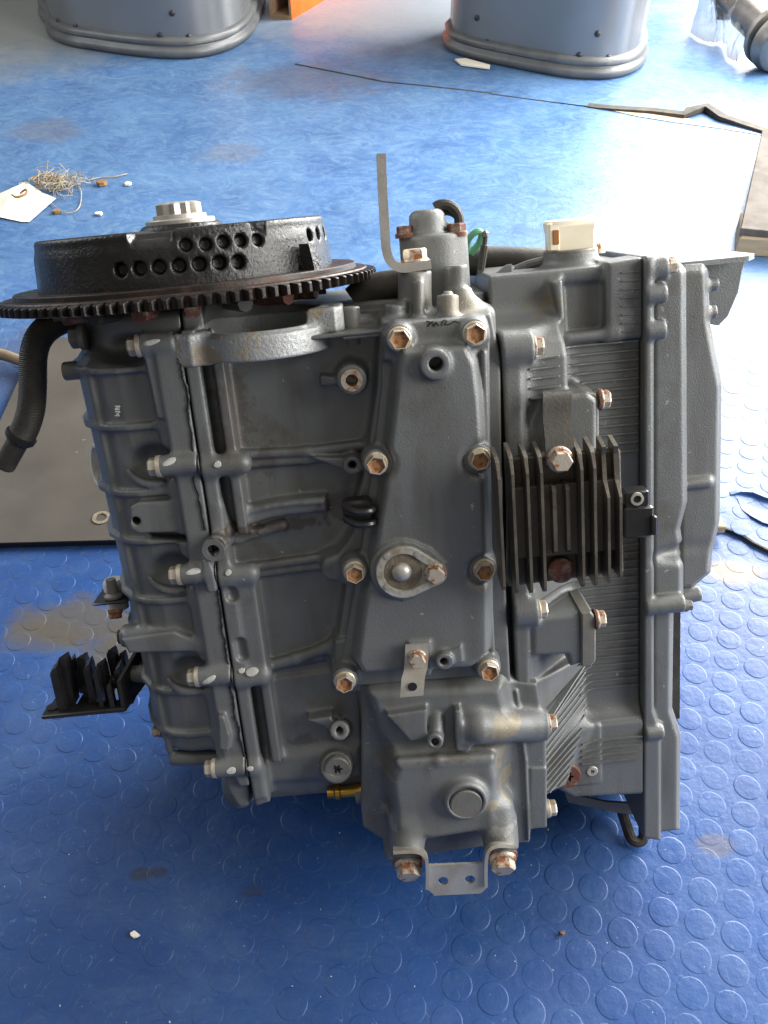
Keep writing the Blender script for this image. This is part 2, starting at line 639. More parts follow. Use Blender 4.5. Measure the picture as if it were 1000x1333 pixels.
# ================================================================== SETTING
def floor_material():
    m = bpy.data.materials.new('blue_rubber_mat')
    m.use_nodes = True
    nt = m.node_tree
    N, L = nt.nodes, nt.links
    b = N['Principled BSDF']
    geo = N.new('ShaderNodeNewGeometry')
    P = geo.outputs['Position']

    def noise(s, d=6.0, r=0.6, vec=P, dist=0.0):
        n = N.new('ShaderNodeTexNoise')
        n.inputs['Scale'].default_value = s
        n.inputs['Detail'].default_value = d
        n.inputs['Roughness'].default_value = r
        n.inputs['Distortion'].default_value = dist
        L.new(vec, n.inputs['Vector'])
        return n.outputs['Fac']

    def rng_(src, a, c, x=0.0, y=1.0):
        r = N.new('ShaderNodeMapRange')
        for i, vv in enumerate((a, c, x, y)):
            r.inputs[i + 1].default_value = vv
        L.new(src, r.inputs[0])
        return r.outputs[0]

    def mix(f, a, c):
        x = N.new('ShaderNodeMix')
        x.data_type = 'RGBA'
        L.new(f, x.inputs['Factor']) if not isinstance(f, float) else setattr(x.inputs['Factor'], 'default_value', f)
        for v, i in ((a, 6), (c, 7)):
            if isinstance(v, tuple):
                x.inputs[i].default_value = (*v, 1)
            else:
                L.new(v, x.inputs[i])
        return x.outputs[2]

    def math_(op, a, c):
        x = N.new('ShaderNodeMath')
        x.operation = op
        x.use_clamp = op in ('ADD', 'MULTIPLY')
        for i, v in enumerate((a, c)):
            if isinstance(v, float):
                x.inputs[i].default_value = v
            else:
                L.new(v, x.inputs[i])
        return x.outputs[0]

    def spot(c, rx, ry, rough=0.35, s=14.0):
        """soft irregular patch on the ground at c"""
        sub = N.new('ShaderNodeVectorMath')
        sub.operation = 'SUBTRACT'
        L.new(P, sub.inputs[0])
        sub.inputs[1].default_value = (c[0], c[1], 0)
        mp = N.new('ShaderNodeMapping')
        mp.inputs['Scale'].default_value = (1 / rx, 1 / ry, 0)
        L.new(sub.outputs[0], mp.inputs['Vector'])
        ln = N.new('ShaderNodeVectorMath')
        ln.operation = 'LENGTH'
        L.new(mp.outputs[0], ln.inputs[0])
        wob = rng_(noise(s, 5), 0.3, 0.7, -rough, rough)
        return rng_(math_('SUBTRACT', ln.outputs['Value'], wob), 1.0, 0.35 if rough < 0.3 else 0.55)

    base = mix(rng_(noise(5.0), 0.35, 0.65), (0.011, 0.046, 0.165), (0.017, 0.064, 0.218))
    # scuffs: pale threads and smears of dried dust
    mpw = N.new('ShaderNodeMapping')
    mpw.inputs['Rotation'].default_value = (0, 0, 0.6)
    mpw.inputs['Scale'].default_value = (0.8, 1.15, 1)
    L.new(P, mpw.inputs['Vector'])
    dust = math_('MULTIPLY', rng_(noise(7.0, 12, 0.78, mpw.outputs[0], 0.5), 0.46, 0.74), 0.24)
    base = mix(dust, base, (0.14, 0.22, 0.34))
    # trodden, dustier matting behind the engine, with pale veiling light painted in
    sp_ = N.new('ShaderNodeSeparateXYZ')
    L.new(P, sp_.inputs[0])
    far_dust_veil = rng_(math_('SUBTRACT', sp_.outputs['Y'], rng_(noise(2.2, 4), 0.3, 0.7, -0.25, 0.25)), 0.85, 1.6)
    # swirling scuffs left by feet and wheels
    sw = rng_(noise(16.0, 9, 0.72, mpw.outputs[0], 3.2), 0.44, 0.68)
    base = mix(math_('MULTIPLY', far_dust_veil, rng_(noise(6.0, 9, 0.7), 0.30, 0.66, 0.15, 0.55)), base, (0.13, 0.26, 0.43))
    base = mix(math_('MULTIPLY', math_('MULTIPLY', far_dust_veil, sw), 0.40), base, (0.20, 0.31, 0.43))
    fine = math_('MULTIPLY', rng_(noise(75.0, 6, 0.75, P, 2.5), 0.60, 0.72), 0.30)
    base = mix(fine, base, (0.30, 0.40, 0.56))
    dark = math_('MULTIPLY', rng_(noise(17.0, 8, 0.7, P, 0.8), 0.60, 0.72), 0.5)
    base = mix(dark, base, (0.012, 0.035, 0.13))
    speck = rng_(noise(240.0, 2, 0.5), 0.745, 0.775)
    base = mix(math_('MULTIPLY', speck, 0.8), base, (0.6, 0.62, 0.62))
    tan = (0.085, 0.072, 0.045)
    for (px, py, rx, ry, k, colr) in ((120, 812, 0.105, 0.044, 0.8, tan), (160, 850, 0.06, 0.06, 0.8, tan), (60, 832, 0.06, 0.03, 0.5, tan),
                                      (960, 745, 0.055, 0.026, 0.8, (0.19, 0.15, 0.09)),
                                      (60, 470, 0.12, 0.14, 0.30, tan), (400, 105, 0.26, 0.14, 0.45, (0.10, 0.09, 0.10)),
                                      (30, 25, 0.55, 0.55, 0.9, (0.30, 0.31, 0.29)), (520, 15, 0.75, 0.42, 0.85, (0.26, 0.28, 0.30)),
                                      (300, 200, 0.09, 0.06, 0.3, (0.14, 0.11, 0.08)), (60, 170, 0.10, 0.08, 0.35, (0.14, 0.12, 0.10)),
                                      (185, 1138, 0.013, 0.008, 0.55, (0.03, 0.028, 0.025)), (208, 1136, 0.010, 0.006, 0.55, (0.03, 0.028, 0.025)),
                                      (932, 1100, 0.02, 0.012, 0.45, (0.1, 0.08, 0.06)), (330, 1160, 0.014, 0.008, 0.4, (0.04, 0.035, 0.03))):
        g = ground(px, py)
        base = mix(math_('MULTIPLY', spot(g, rx, ry, 0.16 if rx > 0.3 else 0.35), k), base, colr)
    L.new(base, b.inputs['Base Color'])
    L.new(rng_(noise(9.0, 8, 0.7), 0.3, 0.7, 0.33, 0.50), b.inputs['Roughness'])
    b.inputs['Specular IOR Level'].default_value = 0.40
    bp = N.new('ShaderNodeBump')
    bp.inputs['Strength'].default_value = 0.35
    bp.inputs['Distance'].default_value = 0.002
    hsum = math_('ADD', noise(90.0, 5), math_('MULTIPLY', noise(14.0, 3), 0.6))
    L.new(hsum, bp.inputs['Height'])
    L.new(bp.outputs['Normal'], b.inputs['Normal'])
    return m


M['mat'] = floor_material()
M['matedge'] = mat('dark_mat_edge', (0.030, 0.026, 0.022), (0.075, 0.06, 0.042), 0.8, 0, 40, 0.4, 0.7, bump=0.6)
M['tan'] = mat('bare_dusty_screed', (0.46, 0.37, 0.26), (0.36, 0.28, 0.19), 0.85, 0, 30, 0.4, 0.7, bump=0.5)

floor = MB().add([(-9, -3, 0), (9, -3, 0), (9, 14, 0), (-9, 14, 0)], [(0, 1, 2, 3)]).build('floor', M['mat'])
tag(floor, kind='structure')

PITCH_C, R_C = 0.0325, 0.0139


def coin_rings(n, c=(0, 0), z=0.0):
    out = []
    for r, h in ((R_C + 0.0004, -0.0002), (R_C, 0.00016), (R_C - 0.0006, 0.00034), (R_C - 0.0014, 0.00038)):
        out.append([(c[0] + r * math.cos(2 * math.pi * i / n), c[1] + r * math.sin(2 * math.pi * i / n), z + h) for i in range(n)])
    return out


def project(p):
    d = np.array(p) - CAM
    z = d @ FWD
    return 500 + FPX * (d @ RIGHT) / z, 666.5 - FPX * (d @ UP) / z, z


HIDE = [(95, 380), (250, 230), (560, 230), (960, 320), (945, 520), (915, 770), (880, 930), (880, 1090), (690, 1100), (560, 1150),
        (480, 1080), (320, 1060), (180, 900), (120, 620)]


def inside(x, y, poly):
    c = False
    for i in range(len(poly)):
        (x1, y1), (x2, y2) = poly[i], poly[i - 1]
        if (y1 > y) != (y2 > y) and x < (x2 - x1) * (y - y1) / (y2 - y1) + x1:
            c = not c
    return c


g0 = ground(817.5, 1171.5)
a1, a2 = math.radians(70.6), math.radians(160.4)
va, vb = np.array([math.cos(a1), math.sin(a1)]) * PITCH_C * 0.975, np.array([math.cos(a2), math.sin(a2)]) * PITCH_C * 1.02
coins = []
for i in range(-40, 110):
    for j in range(-90, 60):
        p = g0[:2] + i * va + j * vb
        if p[1] < -0.1 or p[1] > 1.42:
            continue
        x, y, z = project((p[0], p[1], 0))
        if -40 < x < 1040 and y < 1380:
            coins.append((z if (-15 < x < 1015 and y < 1350 and not inside(x, y, HIDE) and not (x < 150 and 440 < y < 722)) else 50 + z, p))
coins.sort(key=lambda t: t[0])
coin_me = None
far = MB()
for k, (z, p) in enumerate(coins):
    if k < 300:
        if coin_me is None:
            o = MB().rings(coin_rings(28), cap0=False).build('coin', M['mat'], floor, angle=60)
            coin_me = o.data
        else:
            o = bpy.data.objects.new('coin', coin_me)
            COL.objects.link(o)
            o.parent = floor
        o.location = (p[0], p[1], 0)
        o.scale = (1, 1, random.uniform(0.45, 1.15))
    else:
        far.rings(coin_rings(14, p), cap0=False)
tag(far.build('coin_field', M['mat'], floor, angle=60), kind='stuff')


def gpoly(pts, z=0.0):
    return [tuple(ground(a, b, z)) for a, b in pts]


def ribbon(pts, width, h0, h1, name, m, parent):
    """strip standing on the floor along a path of ground points: height h per point"""
    mb = MB()
    rs = []
    P = [Vector(ground(*p)) for p in pts]
    for i, p in enumerate(P):
        t = (P[min(i + 1, len(P) - 1)] - P[max(i - 1, 0)]).normalized()
        n = Vector((-t.y, t.x, 0)) * width
        lo, hi = h0[i], h1[i]
        rs.append([(p.x, p.y, lo), (p.x, p.y, hi), (p.x + n.x, p.y + n.y, max(hi - 0.002, 0.001)), (p.x + n.x, p.y + n.y, 0.0)])
    return mb.rings(rs).build(name, m, parent)


# seams and torn edges of the matting
ribbon([(384, 84), (440, 95), (500, 107), (560, 113), (640, 122)], 0.006, [0.0] * 5, [0.0022, 0.002, 0.002, 0.001, 0.0008], 'seam', M['matedge'], floor)
ribbon([(640, 123), (700, 131), (770, 140)], 0.004, [0.0] * 3, [0.0012, 0.0012, 0.003], 'seam', M['matedge'], floor)
ribbon([(764, 140), (800, 145), (850, 149), (890, 155), (903, 152), (916, 147), (935, 158), (965, 166), (1000, 176), (1060, 188)], 0.028,
       [0.0, 0.001, 0.001, 0.002, 0.003, 0.003, 0.002, 0.001, 0.001, 0.0], [0.002, 0.006, 0.008, 0.010, 0.015, 0.016, 0.012, 0.008, 0.006, 0.005],
       'lifted_mat_edge', M['matedge'], floor)
MB().add([(*p[:2], 0.0015) for p in gpoly([(790, 143), (850, 148), (900, 156), (960, 168), (1000, 178), (940, 168), (880, 160), (830, 152)])],
         [tuple(range(8))]).build('bare_screed', M['tan'], floor)
ribbon([(905, 672), (930, 688), (948, 694), (962, 699), (980, 711), (1000, 721), (1040, 738)], 0.09,
       [0.0, 0.002, 0.002, 0.001, 0.001, 0.0, 0.0], [0.004, 0.006, 0.006, 0.005, 0.006, 0.006, 0.006], 'torn_mat_edge', M['matedge'], floor)


def overlay(pts, name, zt):
    P = gpoly(pts)
    MB().sheet([(x, y, 0.0004) for x, y, _ in P], (0, 0, 1), zt).build(name, M['mat'], floor, smooth=False)


ov = [(915, 668), (930, 686), (948, 692), (962, 697), (980, 709), (1000, 719), (1040, 735), (1100, 600), (960, 560), (920, 560)]
overlay(ov, 'mat_sheet', 0.0056)
ovg = [tuple(ground(a, b)[:2]) for a, b in ov]
extra = MB()
for z, p in coins:
    if inside(p[0], p[1], ovg):
        extra.rings(coin_rings(18, p, 0.0060), cap0=False)
tag(extra.build('coin_patch', M['mat'], floor, angle=60), kind='stuff')
# a tear in that sheet with its edge curling up
tear = MB()
rs = []
for a, b, h in ((948, 645, 0.0004), (960, 643, 0.003), (975, 645, 0.005), (990, 651, 0.005), (1006, 656, 0.004), (1030, 660, 0.004)):
    p, p2 = ground(a, b), ground(a + 6, b + 14 + (a - 944) * 0.25)
    rs.append([(p[0], p[1], 0.0063), (p[0], p[1], 0.0064 + h), (p[0], p[1] - 0.006, 0.0072 + h), (p[0], p[1] - 0.007, 0.0062)])
tear.rings(rs).build('torn_flap', M['mat'], floor)
rs = []
for a, b, h in ((964, 668, 0.0006), (976, 678, 0.0025), (990, 686, 0.003), (1006, 691, 0.003), (1030, 700, 0.003)):
    p = ground(a, b)
    rs.append([(p[0], p[1], 0.0062), (p[0], p[1], 0.0064 + h), (p[0], p[1] + 0.03, 0.0065), (p[0], p[1] + 0.03, 0.0060)])
MB().rings(rs).build('torn_flap', M['mat'], floor)

# ------------------------------------------------------------------ boards and wood on the floor
M['sheet'] = mat('grey_brown_sheet', (0.050, 0.044, 0.037), (0.078, 0.070, 0.059), 0.5, 0.0, 6, 0.35, 0.7, bump=0.2, bscale=60,
                 c3=(0.36, 0.33, 0.29), scale3=55, lo3=0.69, hi3=0.74, rough2=0.55)
M['darkboard'] = mat('dark_stained_board', (0.125, 0.112, 0.10), (0.075, 0.063, 0.055), 0.85, 0, 25, 0.4, 0.7, bump=0.3, bscale=200, spec=0.15)
M['wood'] = mat('raw_pale_wood', (0.36, 0.29, 0.19), (0.28, 0.21, 0.13), 0.75, 0, 18, 0.4, 0.7, bump=0.5, bscale=120, stretch=(1, 6, 6))
M['stickwood'] = mat('dull_brown_wood', (0.20, 0.15, 0.09), (0.14, 0.10, 0.06), 0.8, 0, 30, 0.4, 0.7, bump=0.5, bscale=120)
M['blackedge'] = mat('black_edge_band', (0.012, 0.012, 0.013), None, 0.55)

gs = [ground(-70, 716), ground(560, 700), ground(560, 452), ground(52, 446)]
sheet = MB()
sheet.sheet([(p[0], p[1], 0.009) for p in gs], (0, 0, 1), 0.002, 0.0004)
sheet = sheet.build('metal_sheet', M['sheet'])
tag(sheet, 'flat grey brown sheet with black front edge lying behind the engine', 'sheet')
MB().sheet([(p[0] * 0.999, p[1] + 0.001, 0.0006) for p in gs], (0, 0, 1), 0.0084).build('edge_band', M['blackedge'], sheet)
# cast lug mark and a washer outline on the sheet
wm = MB()
c = ground(132, 674, 0.0112)
wm.lathe(c, (0, 0, 1), [(0.0, 0.012), (0.001, 0.012), (0.001, 0.0072), (0.0, 0.0072)], 24, False, False)
tag(wm.build('flat_washer', M['grime']), 'thin worn washer lying on the grey brown sheet beside the crankcase', 'washer')

st = MB().tube([tuple(ground(-30, 454, 0.019)), tuple(ground(5, 462, 0.019)), tuple(ground(40, 474, 0.019))], [0.0085, 0.009, 0.008], 12)
tag(st.build('wooden_stick', M['stickwood']), 'pale round wooden stick behind the black hose', 'stick')

p0, p1 = ground(956, 333), ground(1040, 338)
wb = MB()
wb.sheet([(p0[0], p0[1], 0.0), (p1[0], p1[1], 0.0), (p1[0] + 0.04, p1[1] + 0.09, 0.0), (p0[0] + 0.03, p0[1] + 0.10, 0.0)], (0, 0, 1), 0.038, 0.003)
tag(wb.build('wooden_block', M['wood'], smooth=False), 'raw wooden block under the end of the dark board', 'wood block')
A = [ground(962, 306, 0.0385), ground(990, 178, 0.0385), ground(1200, 170, 0.0385), ground(1200, 330, 0.0385)]
db = MB().sheet([tuple(p) for p in A], (0, 0, 1), 0.014, 0.001)
tag(db.build('dark_board', M['darkboard'], smooth=False), 'dark brown board resting on a wooden block at the right edge', 'board')
pw = ground(944, 700)
wc = MB().sheet([(pw[0] - 0.16, pw[1] + 0.0, 0.0095), (pw[0] - 0.004, pw[1] - 0.001, 0.0095), (pw[0] - 0.012, pw[1] + 0.05, 0.0095), (pw[0] - 0.16, pw[1] + 0.08, 0.0095)],
                (0, 0, 1), 0.012, 0.0012)
tag(wc.build('plank', M['wood'], smooth=False), 'end of a pale plank poking out behind the head cover', 'plank')

# ------------------------------------------------------------------ two grey casings standing behind
M['casing'] = mat('silver_grey_painted_metal', (0.20, 0.208, 0.215), (0.225, 0.232, 0.24), 0.27, 0.45, 5, 0.35, 0.7, bump=0.05, bscale=200)
M['casingrim'] = mat('casing_rim_seal', (0.105, 0.11, 0.115), (0.15, 0.155, 0.155), 0.42, 0.25, 14, 0.4, 0.7)
M['rivet'] = mat('dark_rivet', (0.05, 0.05, 0.055), None, 0.4, 0.6)


def casing(front, rivets, label, rise):
    P = [ground(a, b) for a, b in front]
    c0 = (P[0] + P[-1]) / 2
    ch = P[-1] - P[0]
    ch = ch / np.linalg.norm(ch)
    nn = np.array([-ch[1], ch[0], 0])
    if nn[1] < 0:
        nn = -nn
    back = []
    for p in reversed(P[1:-1]):
        d = p - P[0]
        s_, t_ = d @ ch, d @ nn
        back.append(P[0] + ch * s_ - nn * t_ * 1.0)
    loop = smooth_path([*P, *back, P[0]], 5)[:-1]
    cen = sum(loop, Vector()) / len(loop)
    root = empty('engine_casing', (cen.x, cen.y, 0))
    tag(root, label, 'casing', 'grey riveted casings standing at the back')
    L0 = [v - Vector((cen.x, cen.y, 0)) for v in loop]

    def ring(off, z):
        return [((v.length - off) * v.normalized().x, (v.length - off) * v.normalized().y, z) for v in L0]
    prof = [(0.006, 0.0), (-0.002, 0.006), (-0.004, 0.014), (-0.001, 0.023), (0.007, 0.027), (0.008, 0.031), (0.003, 0.035), (0.003, 0.045), (0.010, 0.051), (0.018, 0.053)]
    MB().rings([ring(o, z) for o, z in prof], cap0=False, cap1=False).build('rim', M['casingrim'], root, angle=50)
    MB().rings([ring(0.0175, 0.050), ring(0.014, 0.30), ring(0.012, 0.62), ring(0.03, 0.66), ring(0.10, 0.67)], cap0=False).build('shell', M['casing'], root, angle=40)
    wall = [Vector(p) + Vector((cen.x, cen.y, 0)) for p in ring(0.0165, 0.1)]
    for a, b in rivets:
        d = Vector(ray(a, b))
        o = Vector(CAM)
        best = None
        for i in range(len(wall)):
            e = wall[(i + 1) % len(wall)] - wall[i]
            nrm = Vector((e.y, -e.x, 0))
            den = d.dot(nrm)
            if abs(den) < 1e-9:
                continue
            t = (wall[i] - o).dot(nrm) / den
            h = o + d * t
            s_ = (h - wall[i]).dot(e) / e.dot(e)
            if 0 <= s_ <= 1 and t > 0 and (best is None or t < best[0]):
                best = (t, h, nrm.normalized())
        if best:
            n_ = best[2]
            if n_.dot(d) > 0:
                n_ = -n_
            MB().lathe(best[1] - Vector((cen.x, cen.y, 0)), n_, [(-0.002, 0.008), (0.002, 0.0078), (0.004, 0.0055), (0.005, 0.001)], 12).build('rivet', M['rivet'], root)
    return root


casing([(62, 35), (66, 50), (90, 61), (125, 67), (165, 73), (210, 77), (250, 77), (285, 71), (312, 60), (330, 44), (340, 20), (343, 0)],
       [(69, 28), (76, 28), (99, 35), (224, 17), (208, 46), (246, 48)], 'left riveted grey casing standing on the mat', 0)
casing([(577, 52), (583, 66), (610, 77), (650, 86), (700, 96), (745, 103), (790, 104), (822, 97), (838, 84), (841, 66)],
       [(621, 23), (604, 48), (634, 55), (754, 72), (778, 44), (792, 75)], 'right riveted grey casing, beside the plastic wrapped part', 0)

# ------------------------------------------------------------------ orange beam, wrapped part, scraps
M['orange'] = mat('orange_painted_steel', (0.70, 0.13, 0.025), (0.6, 0.10, 0.02), 0.8, 0, 20, 0.4, 0.7, bump=0.1, spec=0.15)
M['cardboard'] = mat('brown_beam_end', (0.34, 0.22, 0.13), (0.26, 0.16, 0.09), 0.8, 0, 30)
e0, e1, far_ = Vector(ground(352, 23)), Vector(ground(380, 26)), Vector(ground(470, -28))
ax = (far_ - e1).normalized() * 0.9
root = empty('orange_beam', e0)
tag(root, 'short orange steel box beam lying beside the left casing', 'beam')
hb = 0.11
t_ = (e1 - e0)
z_ = Vector((0, 0, hb))
O = Vector((0, 0, 0))
mb = MB()
w0, w1 = O, t_
th = 0.10
mb.rings([[w0, w1, w1 + z_, w0 + z_], [w0 + ax, w1 + ax, w1 + ax + z_, w0 + ax + z_]], cap0=False, cap1=True)
mb.build('beam', M['orange'], root, smooth=False)
i0, i1 = t_ * th, t_ * (1 - th)
zi0, zi1 = Vector((0, 0, hb * 0.10)), Vector((0, 0, hb * 0.9))
eps = ax.normalized() * -0.001
inner = [i0 + zi0, i1 + zi0, i1 + zi1, i0 + zi1]
outer = [w0, w1, w1 + z_, w0 + z_]
MB().rings([[p + eps for p in outer], [p + eps for p in inner], [p + ax * 0.25 for p in inner]], cap0=False, cap1=True).build('end_face', M['cardboard'], root, smooth=False)

M['film'] = mat('clear_plastic_film', (0.36, 0.37, 0.36), (0.25, 0.25, 0.24), 0.25, 0, 12)
fb = M['film'].node_tree.nodes['Principled BSDF']
fb.inputs['Alpha'].default_value = 0.72
M['darkmetal'] = mat('dark_oily_steel', (0.16, 0.155, 0.15), (0.24, 0.22, 0.19), 0.35, 0.7, 20, 0.4, 0.7, bump=0.2)
root = empty('wrapped_part', ground(985, 75))
tag(root, 'metal hub wrapped in crumpled clear plastic film at the right back', 'machine part')
R0 = Vector(ground(985, 75))
hub = MB()
pc = Vector(ground(992, 100)) - R0
axh = Vector((-0.25, 0.9, 0.12))
hub.lathe(pc + Vector((0.03, 0.05, 0.075)), axh, [(-0.05, 0.050), (-0.04, 0.066), (-0.02, 0.074), (-0.005, 0.074), (0.0, 0.060), (0.012, 0.060), (0.016, 0.074), (0.03, 0.074), (0.036, 0.045), (0.16, 0.042), (0.17, 0.034), (0.34, 0.03)], 28)
hub.build('hub', M['darkmetal'], root, angle=35)
MB().tube([pc + Vector((-0.03, 0.30, 0.05)), pc + Vector((-0.05, 0.34, 0.30)), pc + Vector((-0.06, 0.36, 0.5))], 0.022, 12).build('shaft', M['redrust'], root)
film = MB()
nu, nv = 26, 20
vs = []
for i in range(nu):
    for j in range(nv):
        u_, v_ = i / (nu - 1), j / (nv - 1)
        b0 = Vector(ground(898 + 72 * u_, 45 + 36 * u_ + 5 * math.sin(9 * u_))) - R0
        p = b0 + Vector((0.10 * v_ * u_ + 0.02 * math.sin(7 * v_ + 5 * u_), 0.22 * v_, 0.004 + 0.34 * v_ ** 0.8))
        p += Vector((rng.normal(), rng.normal(), abs(rng.normal()))) * 0.010 * (0.3 + v_)
        vs.append(p)
fs = [(i * nv + j, (i + 1) * nv + j, (i + 1) * nv + j + 1, i * nv + j + 1) for i in range(nu - 1) for j in range(nv - 1)]
film.add(vs, fs).build('plastic_film', M['film'], root, angle=25)

M['paper'] = mat('cream_paper', (0.80, 0.76, 0.66), (0.74, 0.68, 0.56), 0.8, 0, 15)
M['twine'] = mat('pale_twine', (0.42, 0.37, 0.27), (0.26, 0.19, 0.12), 0.8, 0, 60)
M['brownbit'] = mat('brown_leaf', (0.17, 0.08, 0.03), (0.30, 0.19, 0.08), 0.8, 0, 90, bump=0.5)
pts = [(-30, 250), (0, 252), (14, 246), (34, 237), (55, 251), (73, 258), (38, 289), (28, 289), (0, 283), (-30, 280)]
hz = [0.002, 0.004, 0.012, 0.016, 0.012, 0.005, 0.002, 0.002, 0.003, 0.002]
tagp = MB().sheet([tuple(ground(a, b, h)) for (a, b), h in zip(pts, hz)], (0, 0, 1), 0.0009)
tagp = tagp.build('paper_tag', M['paper'], smooth=False)
tag(tagp, 'cream paper tag lying on the mat at the left edge', 'paper tag')
knot = Vector(ground(26, 252, 0.016))
MB().tube(smooth_path([knot + Vector((0.0, 0.0, 0.0)), knot + Vector((0.012, 0.006, 0.006)), knot + Vector((0.016, -0.010, 0.004)), knot + Vector((0.0, -0.02, 0.002)), knot + Vector((-0.012, -0.012, 0.003))]), 0.0022, 6).build('tag_string', M['brownbit'], tagp)
tw = MB()
for s_ in range(34):
    c = Vector(ground(random.gauss(76, 14), random.gauss(245, 5), 0))
    pp = []
    a0_ = random.uniform(0, 6.28)
    rr = random.uniform(0.010, 0.036)
    for k in range(8):
        a_ = a0_ + k * random.uniform(0.5, 1.1)
        pp.append(c + Vector((rr * math.cos(a_) * random.uniform(0.5, 1.3), rr * math.sin(a_) * random.uniform(0.5, 1.3), random.uniform(0.002, 0.03))))
    tw.tube(smooth_path(pp, 4), 0.0006, 4)
tw = tw.build('twine_tangle', M['twine'])
tag(tw, 'tangled ball of pale twine next to the paper tag', 'twine')
MB().tube(smooth_path([tuple(ground(a, b, 0.004)) for a, b in ((60, 258), (80, 275), (95, 276), (104, 268), (106, 250), (101, 240))]), 0.0010, 5).build('loose_thread', M['twine'], tw)
MB().tube(smooth_path([tuple(ground(a, b, 0.006)) for a, b in ((40, 232), (58, 228), (75, 232), (60, 236), (45, 240))]), 0.003, 6).build('dark_twine', M['brownbit'], tw)
thd = MB().tube(smooth_path([tuple(ground(a, b, 0.003)) for a, b in ((116, 234), (130, 231), (148, 230), (166, 226))]), 0.0012, 5)
tag(thd.build('thread_scrap', M['twine']), 'short white thread lying above the brown leaf scrap', 'thread')


def bit(name, px, py, s, m, label, cat, z=0.004):
    c = ground(px, py)
    n = 7
    pl = [(c[0] + s * random.uniform(0.6, 1.1) * math.cos(i * 6.283 / n), c[1] + 0.8 * s * random.uniform(0.6, 1.1) * math.sin(i * 6.283 / n), 0.0014) for i in range(n)]
    return tag(MB().sheet(pl, (random.uniform(-.3, .3), random.uniform(-.3, .3), 1), z, 0.0004).build(name, m, smooth=False), label, cat)


bit('leaf_scrap', 134, 241, 0.014, M['brownbit'], 'curled brown leaf scrap on the mat above the flywheel', 'scrap', 0.008)
bit('paper_scrap', 166, 241, 0.010, M['paper'], 'tiny cream paper scrap right of the brown leaf scrap', 'scrap')
bit('paper_scrap', 129, 280, 0.009, M['paper'], 'tiny paper scrap just above the left end of the flywheel', 'scrap')
bit('wood_chip', 74, 278, 0.010, M['brownbit'], 'brown wood chip below the paper tag', 'chip', 0.006)
bit('foil_scrap', 177, 1219, 0.0045, M['paper'], 'tiny white scrap alone on the dark mat at the bottom left', 'scrap', 0.003)
bit('grit', 731, 1215, 0.003, M['brownbit'], 'small brown crumb on the mat below the bracket', 'crumb', 0.004)
cs = MB().sheet([(*ground(a, b)[:2], 0.003) for a, b in ((592, 80), (606, 79), (638, 88), (637, 92), (600, 87))], (0, 0, 1), 0.004)
tag(cs.build('cardboard_strip', M['paper'], smooth=False), 'white paper strip poking out under the right casing', 'paper strip')

# ================================================================== THE ENGINE
eng = empty('outboard_engine', ORIGIN)
eng.rotation_euler = Matrix((tuple(map(float, EX)), tuple(map(float, EY)), tuple(map(float, EZ)))).transposed().to_euler()
tag(eng, 'grey outboard engine block with flywheel, leaning back on the blue mat', 'engine')


def zq(px, py, Y):
    return q(px, py, Y)[1]


def xq(px, py, Y):
    return q(px, py, Y)[0]


TANC = (0.26, 0.22, 0.15)
RUSTC = (0.075, 0.045, 0.03)


def paint_variant(name, blobs):
    return mat(name, (0.152, 0.159, 0.160), (0.182, 0.188, 0.187), 0.40, 0.25, 9, 0.35, 0.7,
               bump=0.38, bscale=800, chips=True, c3=(0.095, 0.085, 0.068), scale3=16, lo3=0.55, hi3=0.78, rough2=0.48, blobs=blobs)


def bl(px, py, Y, w, h, colr, k, d=0.03):
    return (q3(px, py, Y), (mm(w) / 2, d, mm(h) / 2), colr, k)


M['paint_lower'] = paint_variant('grey_paint_with_corrosion', [bl(655, 945, -0.115, 52, 34, TANC, 0.85), bl(655, 985, -0.115, 24, 50, TANC, 0.6), bl(662, 1022, -0.115, 22, 40, TANC, 0.8),
    bl(640, 1046, -0.12, 22, 16, TANC, 0.7), bl(505, 1062, -0.11, 26, 22, (0.3, 0.3, 0.28), 0.55), bl(651, 1075, -0.12, 50, 16, (0.36, 0.35, 0.33), 0.5),
    bl(590, 1092, -0.11, 90, 14, TANC, 0.4), bl(505, 985, -0.11, 30, 60, (0.12, 0.10, 0.07), 0.5), bl(580, 980, -0.115, 80, 14, (0.11, 0.095, 0.07), 0.5)])
M['paint_block'] = paint_variant('grey_paint_oil_stained', [bl(440, 660, -0.085, 60, 40, RUSTC, 0.5), bl(310, 690, -0.09, 60, 24, RUSTC, 0.7), bl(385, 685, -0.085, 90, 20, RUSTC, 0.6),
    bl(300, 540, -0.085, 50, 160, RUSTC, 0.35), bl(345, 600, -0.085, 30, 60, RUSTC, 0.4), bl(400, 1030, -0.07, 140, 26, TANC, 0.4), bl(458, 495, -0.1, 30, 40, (0.2, 0.15, 0.1), 0.5),
    bl(395, 965, -0.085, 40, 16, (0.07, 0.06, 0.045), 0.5), bl(598, 400, -0.07, 60, 70, TANC, 0.55), bl(545, 380, -0.08, 50, 60, (0.2, 0.19, 0.16), 0.5), bl(585, 395, -0.09, 30, 34, (0.3, 0.26, 0.19), 0.6)])
M['paint_head'] = paint_variant('grey_paint_weathered', [bl(655, 910, -0.1, 36, 70, TANC, 0.8), bl(652, 530, -0.1, 16, 170, (0.17, 0.14, 0.10), 0.6), bl(640, 460, -0.1, 12, 50, (0.3, 0.28, 0.24), 0.6), bl(705, 395, -0.04, 60, 26, (0.2, 0.165, 0.1), 0.6)])

# ---- bolts ---------------------------------------------------------
BOLT = {}


